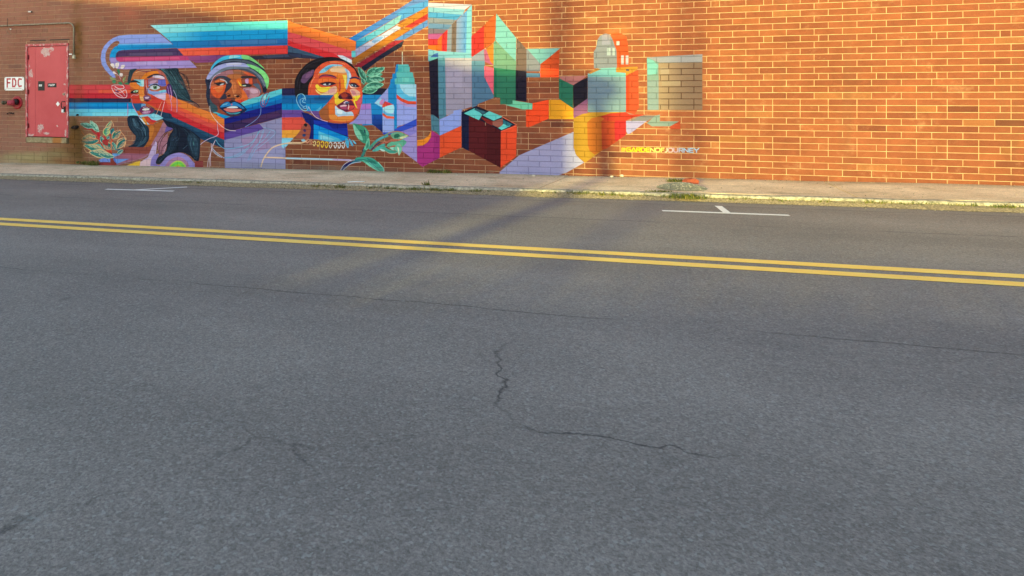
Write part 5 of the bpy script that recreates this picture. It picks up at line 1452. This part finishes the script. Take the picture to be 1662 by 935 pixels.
# ------------------------------------------------------------------ weeds, grass, litter
def blades(mb, x, y, z, n, h, spread, rs, lean=.5):
    for _ in range(n):
        a = rs.random() * 2 * pi; r = spread * rs.random() ** .7; bx_, by_ = x + r * cos(a), y + r * sin(a) * .55
        hh = h * (.4 + .8 * rs.random()); w = .0022 + .003 * rs.random(); d = rs.random() * 2 * pi; ll = lean * hh * (rs.random() + .2)
        ex, ey = cos(d) * ll, sin(d) * ll; px_, py_ = -sin(d) * w, cos(d) * w; mi = 0 if rs.random() < .6 else (1 if rs.random() < .6 else 2)
        p0 = (bx_ - px_, by_ - py_, z); p1 = (bx_ + px_, by_ + py_, z); q0 = (bx_ - px_ * .8 + ex * .4, by_ - py_ * .8 + ey * .4, z + hh * .6); q1 = (bx_ + px_ * .8 + ex * .4, by_ + py_ * .8 + ey * .4, z + hh * .6)
        tp = (bx_ + ex, by_ + ey, z + hh * (1 - .25 * rs.random()))
        mb.face([p0, p1, q1, q0], mi); mb.face([q0, q1, tp], mi)
def foliage_mat(name, rgb): 
    m = N(name); c = m.mix(m.range(m.noise(25, 3), .3, .7), alb(*rgb), alb(rgb[0] * .7, rgb[1] * .75, rgb[2] * .7)); m.b.inputs['Transmission Weight'].default_value = 0
    return m.out(c, .7, .3)
GM = [foliage_mat('grass_green', (124, 124, 50)), foliage_mat('grass_dark', (82, 94, 42)), foliage_mat('grass_dry', (176, 152, 92))]
rs = random.Random(21); mb = MB()
# (photo x range, density, height)
for x0, x1, den, h in ((175, 197, .8, .035), (232, 262, 1.2, .05), (262, 303, 2., .06), (330, 455, .35, .03), (456, 545, 2.2, .065), (545, 585, 1., .04), (585, 660, 2., .06), (660, 735, 2.2, .07),
                       (735, 762, .6, .035), (762, 796, 2., .07), (796, 860, .7, .035), (860, 905, 1.8, .06), (905, 950, 1.2, .05), (925, 1000, 2.6, .08), (1000, 1040, 1.4, .06), (1040, 1120, 1.2, .07), (1120, 1400, 1.2, .06), (0, 170, .15, .03), (1400, 1662, 1.5, .07)):
    xa = gnd(x0, 300 + x0 * .022, -.08)[0]; xb = gnd(x1, 300 + x1 * .022, -.08)[0]; x = xa
    while x < xb:
        if rs.random() < .75: blades(mb, x, 10.16 + rs.random() * .05, gz(x) - .085, int(14 * den) + 3, h * (.6 + .7 * rs.random()), .05, rs)
        x += .035
mb_g = mb.build('kerb_grass', GM); tag(mb_g, 'ragged low grass growing along the foot of the kerb', 'grass', kind='stuff')
def clump(px, py, zero, n, h, sp, label, wallside=False, wid=1.0):
    x, y = gnd(px, py, zero); y = min(y, 12.06); z = gz(x) + zero - .01; rs = random.Random(int(px)); mb = MB()
    for k in range(6): blades(mb, x + (rs.random() - .5) * sp * 2 * wid, y + (rs.random() - .5) * sp * .4, z, n // 6, h, sp * .7, rs, .7)
    # broader leaves
    for _ in range(n // 5):
        a = rs.random() * 2 * pi; r = sp * rs.random() * wid; lx, ly = x + r * cos(a), y + r * sin(a) * .4; hh = h * (.3 + .6 * rs.random()); L = .02 + .02 * rs.random(); d = rs.random() * 2 * pi; c_, s_ = cos(d), sin(d)
        mb.face([(lx, ly, z + hh * .4), (lx + L * c_ * .5 - L * .3 * s_, ly + L * s_ * .5 + L * .3 * c_, z + hh * .8), (lx + L * c_, ly + L * s_, z + hh), (lx + L * c_ * .5 + L * .3 * s_, ly + L * s_ * .5 - L * .3 * c_, z + hh * .7)], rs.randrange(2))
    o = mb.build('weed_clump', GM, None, origin=(x, y, z)); tag(o, label, 'weeds', 'weeds along the wall and kerb'); return o
clump(142, 267, 0, 260, .13, .2, 'dark green weeds at the wall foot under the painted potted plant', wid=1.4)
clump(713, 279.5, 0, 220, .09, .16, 'thin dry weeds against the wall under the magenta painted block', wid=1.2)
clump(1098, 295, 0, 200, .07, .12, 'sunlit weeds growing against the wall just behind the gravel heap')
clump(1076, 313, -.02, 200, .055, .15, 'low spreading weeds on the pavement edge left of the gravel heap', wid=1.3)
clump(1112, 321, -.05, 260, .085, .15, 'tall yellow-green weeds at the kerb in front of the gravel heap', wid=1.2)
clump(692, 306, -.06, 60, .16, .06, 'single taller weed sprig rising from the kerb grass mid pavement')
clump(150, 268, 0, 120, .10, .12, 'small weed tuft right of the dark weeds under the painted potted plant')
# gravel heap
mb = MB(); rs = random.Random(8); gx, gy = gnd(1106, 305, 0)
for _ in range(1500):
    a = rs.random() * 2 * pi; r = rs.random() ** .7; x = gx + .34 * r * cos(a); y = gy + .30 * r * sin(a); z = gz(x) + .075 * max(0, 1 - r ** 1.5) + .003; s_ = .006 + .009 * rs.random()
    if rs.random() < .6 or r < .9:
        p = [(x + s_ * cos(t) * (.7 + .5 * rs.random()), y + s_ * sin(t) * (.7 + .5 * rs.random()), z) for t in (0, 1.6, 3.1, 4.7)]; tp = (x, y, z + s_ * .9)
        mi = 0 if rs.random() < .8 else 1
        for k in range(4): mb.face([p[k], p[(k + 1) % 4], tp], mi)
mb2 = MB(); n = 18
for j in range(6):
    r = 1 - j / 5.
    for k in range(n): t = 2 * pi * k / n; x = gx + .34 * r * cos(t); y = gy + .30 * r * sin(t); mb.v.append((x, y, gz(x) + .072 * max(0, 1 - r ** 1.5) - .002))
b0 = len(mb.v) - 6 * n
for j in range(5):
    for k in range(n): a = b0 + j * n + k; b = b0 + j * n + (k + 1) % n; mb.f.append((a, b, b + n, a + n)); mb.m.append(0)
tag(mb.build('gravel_heap', [simple('grey_gravel', (138, 134, 122), .95, var=.35, scale=60), simple('pale_gravel', (190, 180, 160), .95)]), 'low heap of grey gravel and broken asphalt on the pavement', 'gravel', kind='stuff')
# broken brick
x, y = gnd(1114, 298, 0); x += .05; mb = MB(); mb.poly_prism([(-.10, 0), (.11, 0), (.12, .05), (.06, .085), (-.04, .075), (-.09, .045)], -.05, .06)
o = mb.build('broken_brick', simple('orange_brick', (186, 92, 62), .95, var=.35), None); o.location = (x, y, gz(x)); o.rotation_euler = (0, 0, .4); tag(o, 'broken orange brick lying against the wall beside the gravel heap', 'brick')
# white straw
x, y = gnd(577, 297, -.01); mb = MB(); mb.tube([(-.12, -.06, 0), (.02, .02, .004), (.13, .09, 0)], .006, 7)
o = mb.build('paper_straw', M_WHITE, None, True); o.location = (x, y, gz(x) + .008); tag(o, 'bent white straw lying on the pavement near the kerb', 'straw')
# pebbles and litter bits
def bit(px, py, zero, s_, label, mat, cat='pebble', name='pebble', y_=None, grp='pale bits along the kerb and wall'):
    x, y = gnd(px, py, zero); y = y_ if y_ else y; rs = random.Random(int(px * 7)); mb = MB(); n = 6
    for j, (r, z) in enumerate(((.8, 0), (1, .4), (.5, .8))):
        for k in range(n): t = 2 * pi * k / n; q = r * (.75 + .5 * rs.random()); mb.v.append((s_ * q * cos(t), s_ * q * sin(t) * .8, z * s_))
    for j in range(2):
        for k in range(n): a = j * n + k; b = j * n + (k + 1) % n; mb.f.append((a, b, b + n, a + n)); mb.m.append(0)
    mb.f.append(tuple(2 * n + k for k in range(n))); mb.m.append(0)
    o = mb.build(name, mat); o.location = (x, y, gz(x) + zero); tag(o, label, cat, grp)
    return o
M_PEB = simple('pale_stone', (218, 208, 188), .9)
bit(261, 297, -.095, .03, 'white pebble in the gutter grass under the first painted face', M_PEB)
bit(484, 304.5, -.095, .03, 'pale pebble in front of the kerb grass below the lavender block', M_PEB)
bit(591, 307.5, -.095, .028, 'yellowish pebble in the gutter below the white straw', M_PEB)
bit(789, 313.6, -.095, .026, 'pebble at the right end of the grass tuft mid kerb, left of its pair', M_PEB)
bit(798, 314.2, -.095, .022, 'small pebble between two others right of the grass tuft', M_PEB)
bit(805, 314.6, -.095, .02, 'rightmost small pebble of the three right of the grass tuft', M_PEB)
bit(741, 284.5, 0, .02, 'white pebble on the pavement below the dark red painted box', M_PEB)
bit(866, 286, 0, .03, 'flat pale fragment at the wall foot below the lavender beam', M_PEB)
bit(993, 287.6, 0, .03, 'pale mortar lump at the sunlit wall foot, left of another', M_PEB)
bit(1009, 286.6, 0, .045, 'larger pale mortar lump at the sunlit wall foot', M_PEB)
# loose grit scattered on road edge and pavement
mb = MB(); rs = random.Random(77)
for _ in range(2600):
    x = rs.uniform(-12, 7); t = rs.random()
    if t < .6: y = 10.2 - abs(rs.gauss(0, .12)); z = gz(x) - .10 + (.015 if y > 10.1 else 0)
    elif t < .85: y = 12.1 - abs(rs.gauss(0, .08)); z = gz(x)
    else: y = rs.uniform(10.4, 12.1); z = gz(x)
    s_ = .004 + .007 * rs.random() ** 2; p = [(x + s_ * cos(a + rs.random()), y + s_ * sin(a + rs.random()), z) for a in (0, 2.1, 4.2)]; tp = (x, y, z + s_)
    mi = rs.randrange(2)
    for k in range(3): mb.face([p[k], p[(k + 1) % 3], tp], mi)
tag(mb.build('loose_grit', [simple('grit_tan', (178, 164, 138), .95), simple('grit_dark', (96, 84, 72), .95)]), 'loose grit scattered along the kerb and the foot of the wall', 'grit', kind='stuff')

# ------------------------------------------------------------------ the other side of the street (behind the camera; it casts the shade on the wall)
TZ = math.tan(radians(SUN_EL)) / cos(az)
def back(Xw, Zw, Yc): return Xw - SUN_K * (WY - Yc), Zw + TZ * (WY - Yc)
YC = -12.0
pts = [back(*wall_pt(x, y), YC) for x, y in SHADE]
x0 = pts[0][0]; x1 = pts[-1][0]
ob = thing('opposite_building', ((x0 + x1) / 2, YC, gz(x0) - .2), 'low building with a sloping roof across the street', 'building')
OUTL = [(x0 - 9, -.6)] + [(x1, -.6)] + pts[::-1] + [(x0 - 9, pts[0][1] + .3)]
mb = MB(); mb.poly_prism(OUTL, YC, YC - 10)
n_ = len(OUTL)
for k in range(n_, 2 * n_): vx, vy, vz = mb.v[k]; mb.v[k] = (vx - SUN_K * 10.5, vy, vz)
mb.build('walls', simple('render_wall', (176, 160, 140), .9), ob)
def leafy(name, cx, cy, cz, rx, ry, rz, n, label, trunk, s=.10, seed=1):
    t = thing(name, (cx, cy, gz(cx) - .2), label, 'tree'); rs = random.Random(seed); mb = MB()
    for _ in range(n):
        while True:
            a, b, c_ = rs.uniform(-1, 1), rs.uniform(-1, 1), rs.uniform(-1, 1)
            if a * a + b * b + c_ * c_ < 1: break
        p = np.array((cx + a * rx, cy + b * ry, cz + c_ * rz)); u = np.array((rs.gauss(0, 1), rs.gauss(0, 1), rs.gauss(0, 1))); u /= np.linalg.norm(u); v = np.cross(u, (rs.gauss(0, 1), rs.gauss(0, 1), rs.gauss(0, 1))); v /= np.linalg.norm(v)
        k = s * (.6 + .8 * rs.random()); mb.face([p - u * k, p + v * k * .5, p + u * k, p - v * k * .5], rs.randrange(2))
    mb.build('crown', GM[:2], t)
    mb = MB(); r = trunk; mb.tube([(cx + .46, cy, gz(cx) - .3), (cx + .44, cy, cz * .55), (cx + .34, cy + .05, cz - rz * 1.1), (cx, cy, cz + rz * .3)], [r * 1.2, r, r * .85, r * .3], 9)
    for k in range(5): a = k * 1.3; mb.tube([(cx, cy, cz - rz * .5), (cx + rx * .6 * cos(a), cy + ry * .6 * sin(a), cz + rz * .3)], [r * .5, r * .15], 6)
    mb.build('trunk', simple('bark', (96, 80, 66), .95, scale=12), t); return t
for k, (xw, zw, rx, rz, yc, tr, n_) in enumerate(TREES):
    X, Z = back(xw, zw, yc); leafy('street_tree', X, yc, Z, rx, rx, rz, n_, ('small round street tree beside the opposite building', 'leafy street tree behind the roof of the opposite building', 'tall street tree far along the opposite side')[k % 3], tr, seed=k + 3)
M_WOOD = simple('weathered_pole', (110, 92, 76), .95, scale=10)
for k, (xw, yc, r, top, lean) in enumerate(POLES):
    X = back(xw, 0, yc)[0]; t = thing('utility_pole', (X, yc, gz(X) - .3), ('wooden utility pole across the street, nearest the crossing', 'wooden utility pole across the street, further along')[k % 2], 'utility pole')
    mb = MB(); mb.tube([(X, yc, gz(X) - .3), (X + lean, yc, top)], [r * 1.1, r * .85], 12); mb.build('shaft', M_WOOD, t, True)
    mb = MB(); mb.box(X + lean - 1.1, X + lean + 1.1, yc - .06, yc + .05, top - .7, top - .57); mb.build('crossarm', M_WOOD, t)

# clipped greenery added along the near pavement, unseen behind the camera: it keeps the low sun off the near lane
hd = thing('shade_hedge', (0, -5.6, -.3), 'long clipped row of green shrubs added out of view to shade the near lane', 'shade_hedge'); rs = random.Random(31); mb = MB(); hx = np.arange(-34, 26, .25); hh = .98 + .42 * np.clip(fbm(1, len(hx), 26, 17, 4)[0] * 1.4 - .2, 0, 1)
for i, x in enumerate(hx[:-1]):
    h0, h1 = hh[i], hh[i + 1]; a, b = gz(x), gz(hx[i + 1])
    mb.face([(x, -5.85, a - .3), (hx[i + 1], -5.85, b - .3), (hx[i + 1], -5.85, b + h1 - .12), (x, -5.85, a + h0 - .12)]); mb.face([(x, -5.85, a + h0 - .12), (hx[i + 1], -5.85, b + h1 - .12), (hx[i + 1], -5.3, b + h1 - .12), (x, -5.3, a + h0 - .12)]); mb.face([(x, -5.3, a - .3), (x, -5.3, a + h0 - .12), (hx[i + 1], -5.3, b + h1 - .12), (hx[i + 1], -5.3, b - .3)])
mb.build('shade_hedge_core', GM[1], hd); mb = MB()
for _ in range(16000):
    i = rs.randrange(len(hx) - 1); x = hx[i] + rs.random() * .25; y = -5.9 + rs.random() * .65; z = gz(x) + hh[i] * (1 - rs.random() ** 2 * (0 if -5.85 < y < -5.3 else .9)) + rs.uniform(-.1, .06); u = np.array((rs.gauss(0, 1), rs.gauss(0, 1), rs.gauss(0, 1))); u /= np.linalg.norm(u); v = np.cross(u, (rs.gauss(0, 1), rs.gauss(0, 1), rs.gauss(0, 1))); v /= np.linalg.norm(v) + 1e-6; p = np.array((x, y, z)); k = .035
    mb.face([p - u * k, p + v * k * .5, p + u * k, p - v * k * .5], rs.randrange(2))
tag(mb.build('shade_hedge_leaves', GM[:2], hd), kind='stuff')
